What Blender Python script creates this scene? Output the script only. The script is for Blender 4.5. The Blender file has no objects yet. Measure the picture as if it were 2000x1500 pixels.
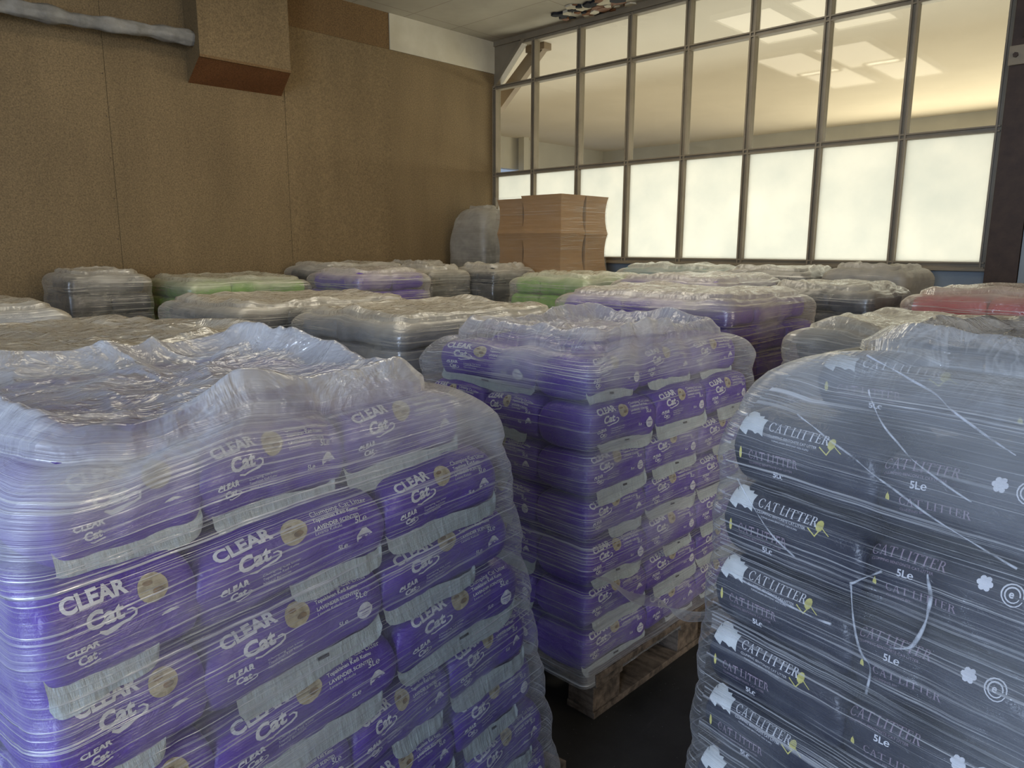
import bpy, bmesh, math, random
import numpy as np
from mathutils import Vector, Matrix

# ------------------------------------------------------------------ camera
scene = bpy.context.scene
C = bpy.context.collection
PI = math.pi
F_PX, PITCH, ROLL, YAW, CAM_H = 1430.0, 0.1848, 0.0036, 0.7706, 1.45
fw = Vector((-math.sin(YAW)*math.cos(PITCH), math.cos(YAW)*math.cos(PITCH), -math.sin(PITCH)))
rt = Vector((math.cos(YAW), math.sin(YAW), 0))
up = rt.cross(fw)
r_ = rt*math.cos(ROLL) + up*math.sin(ROLL)
u_ = -rt*math.sin(ROLL) + up*math.cos(ROLL)
cam_d = bpy.data.cameras.new('camera')
cam = bpy.data.objects.new('camera', cam_d)
C.objects.link(cam)
cam_d.sensor_width = 36.0
cam_d.lens = 36.0*F_PX/2000.0
cam_d.clip_start = 0.02
cam.matrix_world = Matrix(((r_.x, u_.x, -fw.x, 0), (r_.y, u_.y, -fw.y, 0), (r_.z, u_.z, -fw.z, CAM_H), (0, 0, 0, 1)))
scene.camera = cam

# ------------------------------------------------------------------ view, world, lights
scene.view_settings.view_transform = 'Standard'
scene.view_settings.look = 'None'
scene.view_settings.gamma = 1.0
scene.view_settings.exposure = 0.1
scene.cycles.max_bounces = 8
scene.cycles.diffuse_bounces = 3
scene.cycles.glossy_bounces = 2
scene.cycles.transmission_bounces = 4
scene.cycles.transparent_max_bounces = 12
scene.cycles.use_denoising = True
scene.cycles.caustics_reflective = False
scene.cycles.sample_clamp_indirect = 6.0
scene.cycles.use_adaptive_sampling = True
scene.cycles.adaptive_threshold = 0.025

world = bpy.data.worlds.new('world')
scene.world = world
world.use_nodes = True
world.node_tree.nodes['Background'].inputs[0].default_value = (0.55, 0.68, 1.0, 1)
world.node_tree.nodes['Background'].inputs[1].default_value = 0.6

def area(name, loc, target, sx, sy, power, col):
    l = bpy.data.lights.new(name, 'AREA')
    l.shape = 'RECTANGLE'; l.size = sx; l.size_y = sy; l.energy = power; l.color = col
    o = bpy.data.objects.new(name, l); C.objects.link(o)
    o.location = loc
    d = Vector(target) - Vector(loc)
    o.rotation_euler = d.to_track_quat('-Z', 'Y').to_euler()
    return o
# cool daylight through the open loading door behind the camera
area('loading_door_daylight', (0.6, -4.6, 1.9), (-0.4, 1.2, 0.9), 3.6, 3.0, 350, (0.60, 0.75, 1.0))
# warm daylight through the high strip window of the side wall
area('side_window_daylight', (4.4, 2.8, 2.2), (-1.5, 1.5, 1.0), 2.6, 1.4, 100, (1.0, 0.86, 0.62))
# daylight of the hall beyond the glazed wall: low windows and bounce
area('hall_daylight_low', (-3.6, 8.3, 0.9), (-3.6, 6.0, 1.5), 8.5, 1.6, 132, (0.96, 1.0, 1.0))
area('hall_daylight_up', (-5.0, 10.4, 0.6), (-5.0, 10.4, 4.0), 8.0, 5.0, 70, (1.0, 0.86, 0.66))
# light coming from the hall through the upper panes
area('hall_daylight_far', (-2.4, 14.3, 2.15), (-3.5, 4.0, 1.6), 6.5, .85, 275, (1.0, 0.90, 0.68))

# ------------------------------------------------------------------ small helpers
def prop(o, label=None, cat=None, group=None, kind=None):
    if label: o['label'] = label
    if cat: o['category'] = cat
    if group: o['group'] = group
    if kind: o['kind'] = kind
    return o

def link(name, me, parent=None, mats=()):
    o = bpy.data.objects.new(name, me); C.objects.link(o)
    for m in mats:
        if m.name not in [s.name for s in me.materials if s]:
            me.materials.append(m)
    if parent is not None: o.parent = parent
    return o

def empty(name, loc=(0, 0, 0), rz=0.0):
    o = bpy.data.objects.new(name, None); C.objects.link(o)
    o.location = loc; o.rotation_euler = (0, 0, rz)
    o.empty_display_size = 0.05
    return o

def children(o, pool): return pool.get(o.name, [])

class MB:
    """collects boxes, prisms and tubes into one mesh"""
    def __init__(s): s.v = []; s.f = []; s.m = []
    def add(s, vs, fs, mi=0):
        n = len(s.v); s.v += [tuple(v) for v in vs]
        for f in fs: s.f.append(tuple(i+n for i in f)); s.m.append(mi)
        return s
    def box(s, x0, x1, y0, y1, z0, z1, mi=0):
        vs = [(x, y, z) for z in (z0, z1) for y in (y0, y1) for x in (x0, x1)]
        return s.add(vs, [(0, 2, 3, 1), (4, 5, 7, 6), (0, 1, 5, 4), (2, 6, 7, 3), (0, 4, 6, 2), (1, 3, 7, 5)], mi)
    def prism(s, pts, a, b, axis='y', mi=0):
        n = len(pts)
        mk = {'y': lambda p, t: (p[0], t, p[1]), 'x': lambda p, t: (t, p[0], p[1]), 'z': lambda p, t: (p[0], p[1], t)}[axis]
        vs = [mk(p, a) for p in pts] + [mk(p, b) for p in pts]
        fs = [tuple(range(n)), tuple(range(2*n-1, n-1, -1))] + [(i, i+n, (i+1) % n+n, (i+1) % n) for i in range(n)]
        return s.add(vs, fs, mi)
    def tube(s, p0, p1, r0, r1=None, n=16, mi=0, wob=None):
        r1 = r0 if r1 is None else r1
        p0, p1 = Vector(p0), Vector(p1); d = (p1-p0).normalized()
        a = d.orthogonal().normalized(); b = d.cross(a)
        vs = [p + (a*math.cos(t)+b*math.sin(t))*r for p, r in ((p0, r0), (p1, r1)) for t in [2*PI*i/n for i in range(n)]]
        fs = [(i, (i+1) % n, (i+1) % n+n, i+n) for i in range(n)] + [tuple(range(n-1, -1, -1)), tuple(range(n, 2*n))]
        return s.add(vs, fs, mi)
    def build(s, name, mats, parent=None, bevel=0.0, smooth=False):
        me = bpy.data.meshes.new(name)
        me.from_pydata(s.v, [], s.f)
        mats = mats if isinstance(mats, (list, tuple)) else [mats]
        for m in mats: me.materials.append(m)
        me.polygons.foreach_set('material_index', s.m)
        bm = bmesh.new(); bm.from_mesh(me); bmesh.ops.recalc_face_normals(bm, faces=bm.faces)
        if bevel > 0:
            es = [e for e in bm.edges if len(e.link_faces) == 2 and e.calc_face_angle(0) > 0.6]
            bmesh.ops.bevel(bm, geom=es, offset=bevel, segments=2, affect='EDGES', profile=0.6)
        bm.to_mesh(me); bm.free()
        if smooth: me.polygons.foreach_set('use_smooth', [True]*len(me.polygons))
        o = bpy.data.objects.new(name, me); C.objects.link(o)
        if parent is not None: o.parent = parent
        return o

def hash3(ix, iy, iz, seed):
    h = (ix*374761393 + iy*668265263 + iz*2147483647 + seed*144665) & 0xffffffff
    h = ((h ^ (h >> 13))*1274126177) & 0xffffffff
    h = ((h ^ (h >> 15))*2246822519) & 0xffffffff
    return ((h ^ (h >> 16)) & 0xffffff)/float(0xffffff)*2-1

def vnoise(x, y, z=0.0, seed=0):
    """smooth value noise in -1..1, vectorised"""
    x = np.asarray(x, float); y = np.asarray(y, float); z = np.asarray(z, float)+0*x
    fx, fy, fz = np.floor(x), np.floor(y), np.floor(z)
    ix, iy, iz = fx.astype(np.int64), fy.astype(np.int64), fz.astype(np.int64)
    tx, ty, tz = x-fx, y-fy, z-fz
    tx = tx*tx*tx*(tx*(tx*6-15)+10); ty = ty*ty*ty*(ty*(ty*6-15)+10); tz = tz*tz*tz*(tz*(tz*6-15)+10)
    out = 0
    for dx in (0, 1):
        for dy in (0, 1):
            for dz in (0, 1):
                w = (tx if dx else 1-tx)*(ty if dy else 1-ty)*(tz if dz else 1-tz)
                out = out + w*hash3(ix+dx, iy+dy, iz+dz, seed)
    return out

def fbm(x, y, z=0.0, seed=0, o=3):
    s, a, t = 0, 1.0, 0
    for i in range(o):
        s = s + a*vnoise(x*2**i+i*7.3, y*2**i-i*3.1, z*2**i, seed+i); t += a; a *= .5
    return s/t

# ------------------------------------------------------------------ materials
def mat(name):
    m = bpy.data.materials.new(name); m.use_nodes = True
    nt = m.node_tree
    b = nt.nodes['Principled BSDF']
    return m, nt, b
def nd(nt, t, **kw):
    n = nt.nodes.new(t)
    for k, v in kw.items():
        if k.startswith('i_'):
            key = k[2:]; key = int(key) if key.isdigit() else key.replace('_', ' ')
            n.inputs[key].default_value = v
        else: setattr(n, k, v)
    return n
def ramp(nt, stops, interp='LINEAR'):
    n = nt.nodes.new('ShaderNodeValToRGB'); cr = n.color_ramp; cr.interpolation = interp
    while len(cr.elements) < len(stops): cr.elements.new(0.5)
    for e, (p, c) in zip(cr.elements, stops):
        e.position = p; e.color = (*c, 1) if len(c) == 3 else c
    return n
def g3(v): return (v, v, v)
def math_n(nt, op, a, b=None, c=None, clamp=False):
    n = nt.nodes.new('ShaderNodeMath'); n.operation = op; n.use_clamp = clamp
    for i, x in enumerate((a, b, c)):
        if x is None: continue
        if isinstance(x, (int, float)): n.inputs[i].default_value = x
        else: nt.links.new(x, n.inputs[i])
    return n.outputs[0]
def noise(nt, vec, scale, detail=3, rough=.5, dist=0.0):
    n = nd(nt, 'ShaderNodeTexNoise'); n.inputs['Scale'].default_value = scale
    n.inputs['Detail'].default_value = detail; n.inputs['Roughness'].default_value = rough
    n.inputs['Distortion'].default_value = dist
    if vec is not None: nt.links.new(vec, n.inputs['Vector'])
    return n
def mapping(nt, src, scale=(1, 1, 1), rot=(0, 0, 0), loc=(0, 0, 0)):
    n = nd(nt, 'ShaderNodeMapping'); n.inputs['Scale'].default_value = scale
    n.inputs['Rotation'].default_value = rot; n.inputs['Location'].default_value = loc
    nt.links.new(src, n.inputs['Vector']); return n.outputs[0]
def coord(nt, which='Object'):
    return nd(nt, 'ShaderNodeTexCoord').outputs[which]
def bump(nt, b, h, strength, dist, nrm='Normal'):
    n = nd(nt, 'ShaderNodeBump'); n.inputs['Strength'].default_value = strength
    n.inputs['Distance'].default_value = dist; nt.links.new(h, n.inputs['Height'])
    if b is not None: nt.links.new(n.outputs[0], b.inputs[nrm])
    return n.outputs[0]

def simple(name, c1, c2=None, scale=6, rough=.6, bmp=0.0, bscale=60, stretch=(1, 1, 1), spec=.4, metal=0.0):
    m, nt, b = mat(name)
    v = mapping(nt, coord(nt), stretch)
    n = noise(nt, v, scale, 5, .6)
    r = ramp(nt, [(0.3, c1), (0.7, c2 or c1)])
    nt.links.new(n.outputs[0], r.inputs[0]); nt.links.new(r.outputs[0], b.inputs['Base Color'])
    b.inputs['Roughness'].default_value = rough; b.inputs['Metallic'].default_value = metal
    b.inputs['Specular IOR Level'].default_value = spec
    if bmp:
        n2 = noise(nt, v, bscale, 4, .6); bump(nt, b, n2.outputs[0], 1.0, bmp)
    return m

def film_material(name, base=.05, streak=.6, tint=(.86, .87, .88), seed=0.0, gloss=.55, sdens=1.0, patch=.3):
    """stretch film: clear polythene, white where many wraps lie on each other, combed into streaks along the wrap"""
    m, nt, b = mat(name); nt.nodes.remove(b)
    out = nt.nodes['Material Output']
    uv = nd(nt, 'ShaderNodeUVMap').outputs[0]
    uv = mapping(nt, uv, loc=(seed, seed*.7, 0))
    # warp so that streaks are not perfectly parallel
    wn = noise(nt, mapping(nt, uv, (1.6, 3.2, 1)), 1.0, 2)
    wv = nd(nt, 'ShaderNodeVectorMath', operation='MULTIPLY_ADD')
    nt.links.new(wn.outputs['Color'], wv.inputs[0]); wv.inputs[1].default_value = (.03, .028, 0); nt.links.new(uv, wv.inputs[2])
    w = wv.outputs[0]
    s1 = noise(nt, mapping(nt, w, (1.1, 210*sdens, 1), (0, 0, .035)), 1.0, 4, .62)
    s2 = noise(nt, mapping(nt, w, (1.8, 110*sdens, 1), (0, 0, -.12)), 1.0, 4, .6)
    s3 = noise(nt, mapping(nt, w, (3.5, 430*sdens, 1), (0, 0, .02)), 1.0, 3, .6)
    band = noise(nt, mapping(nt, w, (.7, 9, 1), (0, 0, .06)), 1.0, 2)
    pt = noise(nt, mapping(nt, w, (3.2, 5, 1)), 1.0, 3, .6)
    r1 = ramp(nt, [(.56, g3(0)), (.61, g3(.65)), (.67, g3(1))]); nt.links.new(s1.outputs[0], r1.inputs[0])
    r2 = ramp(nt, [(.60, g3(0)), (.68, g3(1))]); nt.links.new(s2.outputs[0], r2.inputs[0])
    r3 = ramp(nt, [(.57, g3(0)), (.68, g3(1))]); nt.links.new(s3.outputs[0], r3.inputs[0])
    rb = ramp(nt, [(.35, g3(.15)), (.65, g3(1))]); nt.links.new(band.outputs[0], rb.inputs[0])
    rp = ramp(nt, [(.42, g3(0)), (.68, g3(1))]); nt.links.new(pt.outputs[0], rp.inputs[0])
    st = math_n(nt, 'MAXIMUM', r1.outputs[0], math_n(nt, 'MULTIPLY', r2.outputs[0], .7))
    st = math_n(nt, 'MULTIPLY_ADD', r3.outputs[0], .35, st)
    st = math_n(nt, 'MULTIPLY', st, rb.outputs[0])
    cap = nd(nt, 'ShaderNodeAttribute', attribute_name='cap').outputs['Fac']
    inv = math_n(nt, 'SUBTRACT', 1.0, cap)
    oc = coord(nt)
    k1 = noise(nt, oc, 7.0, 4, .6, 1.6); k2 = noise(nt, mapping(nt, oc, (14, 5, 5), (0, 0, .5)), 1.0, 3, .6, 1.2)
    kr = ramp(nt, [(.46, g3(0)), (.50, g3(1)), (.54, g3(0))]); nt.links.new(k2.outputs[0], kr.inputs[0])
    st = math_n(nt, 'MULTIPLY', st, math_n(nt, 'MULTIPLY_ADD', inv, .9, .1))
    st = math_n(nt, 'MULTIPLY_ADD', math_n(nt, 'MULTIPLY', kr.outputs[0], cap), .22, st)
    fac = math_n(nt, 'MULTIPLY_ADD', st, streak, base)
    fac = math_n(nt, 'MULTIPLY_ADD', rp.outputs[0], patch, fac)
    lw = nd(nt, 'ShaderNodeLayerWeight'); lw.inputs[0].default_value = .32
    fac = math_n(nt, 'MULTIPLY_ADD', math_n(nt, 'POWER', lw.outputs['Facing'], 2.0), .40, fac)
    at = nd(nt, 'ShaderNodeAttribute', attribute_name='haze')
    fac = math_n(nt, 'ADD', fac, at.outputs['Fac'])
    fac = math_n(nt, 'MINIMUM', fac, .93, clamp=True)
    hsum = math_n(nt, 'MULTIPLY_ADD', s1.outputs[0], 1.0, math_n(nt, 'MULTIPLY', s2.outputs[0], .8))
    cr = noise(nt, mapping(nt, uv, (26, 34, 1)), 1.0, 3, .6, .8)
    hsum = math_n(nt, 'MULTIPLY_ADD', cr.outputs[0], .45, hsum)
    hsum = math_n(nt, 'MULTIPLY', hsum, math_n(nt, 'MULTIPLY_ADD', inv, .92, .08))
    hc = math_n(nt, 'MULTIPLY_ADD', k1.outputs[0], 4.0, math_n(nt, 'MULTIPLY', k2.outputs[0], 3.0))
    hsum = math_n(nt, 'MULTIPLY_ADD', hc, cap, hsum)
    nb = bump(nt, None, hsum, .8, .0055)
    di = nd(nt, 'ShaderNodeBsdfDiffuse'); di.inputs[0].default_value = (*tint, 1); nt.links.new(nb, di.inputs['Normal'])
    tl = nd(nt, 'ShaderNodeBsdfTranslucent'); tl.inputs[0].default_value = (*tint, 1)
    mx0 = nd(nt, 'ShaderNodeMixShader'); mx0.inputs[0].default_value = .3
    nt.links.new(di.outputs[0], mx0.inputs[1]); nt.links.new(tl.outputs[0], mx0.inputs[2])
    tr = nd(nt, 'ShaderNodeBsdfTransparent'); tr.inputs[0].default_value = (.97, .97, .975, 1)
    mx = nd(nt, 'ShaderNodeMixShader'); nt.links.new(fac, mx.inputs[0])
    nt.links.new(tr.outputs[0], mx.inputs[1]); nt.links.new(mx0.outputs[0], mx.inputs[2])
    gl = nd(nt, 'ShaderNodeBsdfGlossy'); gl.inputs['Roughness'].default_value = .12; gl.inputs[0].default_value = (1, 1, 1, 1)
    nt.links.new(nb, gl.inputs['Normal'])
    fr = nd(nt, 'ShaderNodeLayerWeight'); fr.inputs[0].default_value = .5; nt.links.new(nb, fr.inputs['Normal'])
    gf = math_n(nt, 'MULTIPLY_ADD', math_n(nt, 'POWER', fr.outputs['Facing'], 4.0), gloss, .14*gloss+.03)
    gf = math_n(nt, 'MULTIPLY', gf, math_n(nt, 'MULTIPLY_ADD', st, 1.7, math_n(nt, 'MULTIPLY_ADD', cap, .22, .26)), clamp=True)
    mx2 = nd(nt, 'ShaderNodeMixShader'); nt.links.new(gf, mx2.inputs[0])
    nt.links.new(mx.outputs[0], mx2.inputs[1]); nt.links.new(gl.outputs[0], mx2.inputs[2])
    nt.links.new(mx2.outputs[0], out.inputs['Surface'])
    return m

def bag_mat(name, c, c2, rough=.32):
    m, nt, b = mat(name)
    oc = coord(nt)
    n = noise(nt, oc, 9, 3); r = ramp(nt, [(.3, c), (.7, c2)])
    nt.links.new(n.outputs[0], r.inputs[0]); nt.links.new(r.outputs[0], b.inputs['Base Color'])
    b.inputs['Roughness'].default_value = rough; b.inputs['Specular IOR Level'].default_value = .5
    n2 = noise(nt, mapping(nt, oc, (14, 30, 30)), 1.0, 4, .65, 1.0)
    bump(nt, b, n2.outputs[0], .9, .006)
    return m

M = {}
M['purple'] = bag_mat('purple_plastic', (.075, .022, .32), (.11, .035, .42))
M['black'] = bag_mat('black_plastic', (.012, .013, .018), (.03, .032, .042))
M['navy'] = bag_mat('dark_blue_plastic', (.012, .015, .027), (.028, .033, .055))
M['green'] = bag_mat('green_plastic', (.16, .36, .05), (.30, .52, .10))
M['red'] = bag_mat('red_plastic', (.50, .03, .035), (.68, .05, .05))
M['teal'] = bag_mat('teal_plastic', (.10, .32, .34), (.20, .42, .42))
M['grey'] = bag_mat('grey_plastic', (.16, .17, .2), (.28, .29, .32))
M['silver'] = bag_mat('silver_plastic', (.25, .25, .25), (.42, .41, .38))
M['print'] = simple('white_print', (.72, .72, .76), (.82, .82, .84), 40, .4)
M['dim_print'] = simple('faded_print', (.26, .20, .26), (.34, .27, .33), 60, .45)
M['yellow_print'] = simple('yellow_print', (.55, .50, .12), (.75, .68, .2), 60, .45)
M['clump'] = simple('clump_photo', (.30, .24, .12), (.72, .64, .44), 55, .5)
M['clump_dark'] = simple('clump_shade', (.10, .07, .03), (.34, .2, .07), 70, .6)
M['flap'] = simple('pale_plastic', (.38, .44, .44), (.54, .60, .58), 14, .42, .004, 22, (4, 1, 1))
M['slot'] = simple('slot_dark', (.01, .01, .012), None, 5, .8)
M['label_white'] = simple('white_label', (.62, .66, .66), (.74, .77, .76), 45, .5)
M['film'] = film_material('stretch_film_front', .05, .95, seed=0.0, patch=.20, gloss=.8)
M['film_mid'] = film_material('stretch_film_middle', .06, .95, seed=3.7, patch=.24, gloss=.8)
M['film_black'] = film_material('stretch_film_right', .01, 1.0, seed=8.1, gloss=1.3, patch=.10, sdens=.8)
M['film_far'] = film_material('stretch_film_far', .13, 1.0, seed=5.3, gloss=1.2, sdens=.30, patch=.22, tint=(.84, .77, .64))  # warm light over the far loads is put into this beige tint
M['film_beige'] = film_material('stretch_film_dusty', .42, .45, seed=1.9, gloss=.5, sdens=.6, tint=(.60, .54, .44))
M['film_box'] = film_material('stretch_film_cartons', .0, .30, seed=2.9, gloss=.5, sdens=.5, patch=.05, tint=(.85, .8, .7))
M['carton'] = simple('carton_board', (.33, .185, .075), (.40, .23, .10), 5, .8, .001, 40, (1, 1, 5))
M['grey_carton'] = simple('pale_carton_board', (.27, .235, .18), (.36, .32, .25), 6, .8)
M['tape'] = simple('packing_tape', (.55, .45, .3), None, 5, .25)

def wood_mat():
    m, nt, b = mat('pallet_wood'); oc = coord(nt, 'Object')
    n = noise(nt, mapping(nt, oc, (3, 40, 40)), 1.0, 5, .6); n2 = noise(nt, oc, 18, 4, .7)
    r = ramp(nt, [(.3, (.07, .05, .035)), (.7, (.24, .18, .13))]); nt.links.new(n.outputs[0], r.inputs[0])
    r2 = ramp(nt, [(.35, g3(.35)), (.6, g3(1))]); nt.links.new(n2.outputs[0], r2.inputs[0])
    mx = nd(nt, 'ShaderNodeMix', data_type='RGBA', blend_type='MULTIPLY'); mx.inputs['Factor'].default_value = 1
    nt.links.new(r.outputs[0], mx.inputs['A']); nt.links.new(r2.outputs[0], mx.inputs['B'])
    nt.links.new(mx.outputs['Result'], b.inputs['Base Color']); b.inputs['Roughness'].default_value = .8
    bump(nt, b, n.outputs[0], .8, .003); return m
M['wood'] = wood_mat()

def hardboard(name, c1, c2):
    m, nt, b = mat(name); oc = coord(nt)
    n = noise(nt, mapping(nt, oc, (1, 1.4, .35)), 1.6, 5, .6); n2 = noise(nt, oc, 95, 4, .8)
    r = ramp(nt, [(.3, c1), (.7, c2)]); nt.links.new(n.outputs[0], r.inputs[0])
    r2 = ramp(nt, [(.34, g3(.50)), (.66, g3(1.30))]); nt.links.new(n2.outputs[0], r2.inputs[0])
    mx = nd(nt, 'ShaderNodeMix', data_type='RGBA', blend_type='MULTIPLY'); mx.inputs['Factor'].default_value = 1
    nt.links.new(r.outputs[0], mx.inputs['A']); nt.links.new(r2.outputs[0], mx.inputs['B'])
    nt.links.new(mx.outputs['Result'], b.inputs['Base Color']); b.inputs['Roughness'].default_value = .62
    b.inputs['Specular IOR Level'].default_value = .3
    bump(nt, b, n2.outputs[0], .4, .0015); return m
M['board'] = hardboard('brown_hardboard', (.190, .128, .060), (.262, .178, .085))
M['board_dark'] = hardboard('dark_hardboard', (.17, .095, .035), (.215, .125, .050))
M['red_ply'] = hardboard('red_brown_plywood', (.17, .065, .022), (.26, .11, .04))
M['cream'] = simple('cream_board', (.52, .45, .31), (.66, .59, .44), 2.2, .7)
M['frame'] = simple('grey_metal_frame', (.19, .150, .095), (.26, .21, .14), 4, .4, spec=.5)
M['panel'] = simple('grey_blue_panel', (.20, .23, .25), (.26, .29, .31), 3, .5)
M['steel'] = simple('brown_painted_steel', (.030, .016, .010), (.055, .032, .020), 12, .6, .001, 60)
M['white_wall'] = simple('white_wall_paint', (.70, .68, .62), (.76, .74, .68), 3, .8)
M['hall_grey'] = simple('grey_hall_beam', (.50, .48, .43), (.58, .56, .50), 2, .7)
M['hall_ceiling'] = simple('hall_ceiling_paint', (.62, .555, .46), (.69, .62, .52), .8, .8)
M['brace'] = simple('brown_brace_paint', (.22, .16, .10), (.27, .20, .13), 6, .6)
M['pipe'] = simple('plaster_lagging', (.20, .185, .155), (.36, .335, .29), 9, .85, .006, 30)
M['lamp_white'], _nt, _b = mat('lamp_diffuser')
_b.inputs['Emission Color'].default_value = (1, .90, .70, 1); _b.inputs['Emission Strength'].default_value = 3.8

def floor_mat():
    m, nt, b = mat('dark_concrete'); oc = coord(nt)
    n = noise(nt, oc, 3.0, 6, .65); n2 = noise(nt, mapping(nt, oc, (40, 12, 1), (0, 0, .6)), 1.0, 5, .7)
    r = ramp(nt, [(.3, (.008, .008, .007)), (.75, (.030, .029, .027))]); nt.links.new(n.outputs[0], r.inputs[0])
    r2 = ramp(nt, [(.62, g3(0)), (.78, g3(1))]); nt.links.new(n2.outputs[0], r2.inputs[0])
    mx = nd(nt, 'ShaderNodeMix', data_type='RGBA'); nt.links.new(math_n(nt, 'MULTIPLY', r2.outputs[0], .35), mx.inputs['Factor'])
    nt.links.new(r.outputs[0], mx.inputs['A']); mx.inputs['B'].default_value = (.11, .105, .10, 1)
    v = nd(nt, 'ShaderNodeTexVoronoi'); v.inputs['Scale'].default_value = 38; nt.links.new(oc, v.inputs['Vector'])
    rv = ramp(nt, [(.035, g3(1)), (.06, g3(0))]); nt.links.new(v.outputs['Distance'], rv.inputs[0])
    mx2 = nd(nt, 'ShaderNodeMix', data_type='RGBA'); nt.links.new(math_n(nt, 'MULTIPLY', rv.outputs[0], .5), mx2.inputs['Factor'])
    nt.links.new(mx.outputs['Result'], mx2.inputs['A']); mx2.inputs['B'].default_value = (.3, .29, .27, 1)
    nt.links.new(mx2.outputs['Result'], b.inputs['Base Color']); b.inputs['Roughness'].default_value = .55
    bump(nt, b, n2.outputs[0], .3, .002); return m
M['floor'] = floor_mat()

def ceiling_mat():
    m, nt, b = mat('ceiling_tiles'); oc = coord(nt)
    n = noise(nt, oc, 1.3, 5, .6); n2 = noise(nt, oc, 14, 5, .75)
    r = ramp(nt, [(.3, (.36, .315, .235)), (.7, (.47, .42, .32))]); nt.links.new(n.outputs[0], r.inputs[0])
    bk = nd(nt, 'ShaderNodeTexBrick'); bk.offset = 0.0; nt.links.new(oc, bk.inputs['Vector'])
    bk.inputs['Scale'].default_value = 1.0; bk.inputs['Mortar Size'].default_value = .004
    bk.inputs['Brick Width'].default_value = 1.2; bk.inputs['Row Height'].default_value = .6
    # peeling marks near the brown wall and round the hole by the glazing
    def spot(x, y, rad):
        vm = nd(nt, 'ShaderNodeVectorMath', operation='DISTANCE'); nt.links.new(oc, vm.inputs[0]); vm.inputs[1].default_value = (x, y, 0)
        return math_n(nt, 'SUBTRACT', 1.0, math_n(nt, 'DIVIDE', vm.outputs['Value'], rad), clamp=True)
    sp = math_n(nt, 'MAXIMUM', spot(-5.0, 5.1, .8), spot(-4.75, 5.85, .6))
    sp = math_n(nt, 'MAXIMUM', sp, spot(-5.6, 5.3, .6))
    k = math_n(nt, 'MULTIPLY', sp, n2.outputs[0])
    rk = ramp(nt, [(.24, g3(0)), (.30, g3(1))]); nt.links.new(k, rk.inputs[0])
    f = math_n(nt, 'MAXIMUM', math_n(nt, 'MULTIPLY', bk.outputs['Fac'], .55), rk.outputs[0])
    mx = nd(nt, 'ShaderNodeMix', data_type='RGBA'); nt.links.new(f, mx.inputs['Factor'])
    nt.links.new(r.outputs[0], mx.inputs['A']); mx.inputs['B'].default_value = (.10, .06, .03, 1)
    nt.links.new(mx.outputs['Result'], b.inputs['Base Color']); b.inputs['Roughness'].default_value = .85
    bump(nt, b, n2.outputs[0], .3, .003); return m
M['ceiling'] = ceiling_mat()

def glass_mat():
    m, nt, b = mat('clear_glass'); nt.nodes.remove(b); out = nt.nodes['Material Output']
    tr = nd(nt, 'ShaderNodeBsdfTransparent'); tr.inputs[0].default_value = (.93, .94, .90, 1)
    gl = nd(nt, 'ShaderNodeBsdfGlossy'); gl.inputs['Roughness'].default_value = .03
    fr = nd(nt, 'ShaderNodeLayerWeight'); fr.inputs[0].default_value = .5
    mx = nd(nt, 'ShaderNodeMixShader'); nt.links.new(math_n(nt, 'MULTIPLY_ADD', math_n(nt, 'POWER', fr.outputs['Facing'], 5.0), .9, .045, clamp=True), mx.inputs[0])
    nt.links.new(tr.outputs[0], mx.inputs[1]); nt.links.new(gl.outputs[0], mx.inputs[2]); nt.links.new(mx.outputs[0], out.inputs[0]); return m
M['glass'] = glass_mat()
def frost_mat():
    m, nt, b = mat('frosted_glass'); nt.nodes.remove(b); out = nt.nodes['Material Output']
    oc = coord(nt); n = noise(nt, oc, 2.5, 4, .6)
    r = ramp(nt, [(.3, (.80, .82, .78)), (.7, (.92, .92, .86))]); nt.links.new(n.outputs[0], r.inputs[0])
    tl = nd(nt, 'ShaderNodeBsdfTranslucent'); nt.links.new(r.outputs[0], tl.inputs[0])
    di = nd(nt, 'ShaderNodeBsdfDiffuse'); di.inputs[0].default_value = (.6, .6, .55, 1)
    mx = nd(nt, 'ShaderNodeMixShader'); mx.inputs[0].default_value = .2
    nt.links.new(tl.outputs[0], mx.inputs[1]); nt.links.new(di.outputs[0], mx.inputs[2]); nt.links.new(mx.outputs[0], out.inputs[0]); return m
M['frost'] = frost_mat()

# ------------------------------------------------------------------ room shell
X0, Y0, ZC = -6.17, 6.05, 3.67
BAY, Z_SILL, Z_T1, Z_T2, Z_TOP = .615, 1.345, 2.254, 3.186, 3.60
X1 = X0+8*BAY
def struct(mb, name, mats, **kw):
    o = mb.build(name, mats, **kw); o['kind'] = 'structure'; return o
struct(MB().box(-6.4, 4.2, -4.2, 6.2, -.1, 0), 'floor', M['floor'])
struct(MB().box(-6.4, 4.2, -4.2, 6.12, ZC, ZC+.1), 'ceiling', M['ceiling'])
# brown wall of hardboard sheets, each sheet a slab of its own
wl = empty('wall_left'); wl['kind'] = 'structure'
edges = [-4.2, -2.95, -1.73, -.5, .72, 2.02, 3.47, 4.62, 6.05]
for i in range(8):
    a, b_ = edges[i]+.0006, edges[i+1]-.0006
    off = [0, .004, 0, .004, 0, .003, .007, .002][i]
    top = ZC if i < 6 else 3.338
    MB().box(X0-.1, X0+off, a, b_, 0, top).build('wall_panel', M['board'], wl, bevel=.002)
MB().box(X0-.1, X0+.004, 3.4715, 4.6185, 3.3395, ZC).build('wall_panel', M['board_dark'], wl)
MB().box(X0-.1, X0+.012, 4.6215, 6.05, 3.3395, ZC).build('wall_panel', M['cream'], wl, bevel=.002)
mbn = MB()
for y in edges[4:8]:
    for z in np.arange(.3, 3.3, .3): mbn.tube((X0+.006, y-.02, z), (X0+.010, y-.02, z), .004, n=6)
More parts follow.
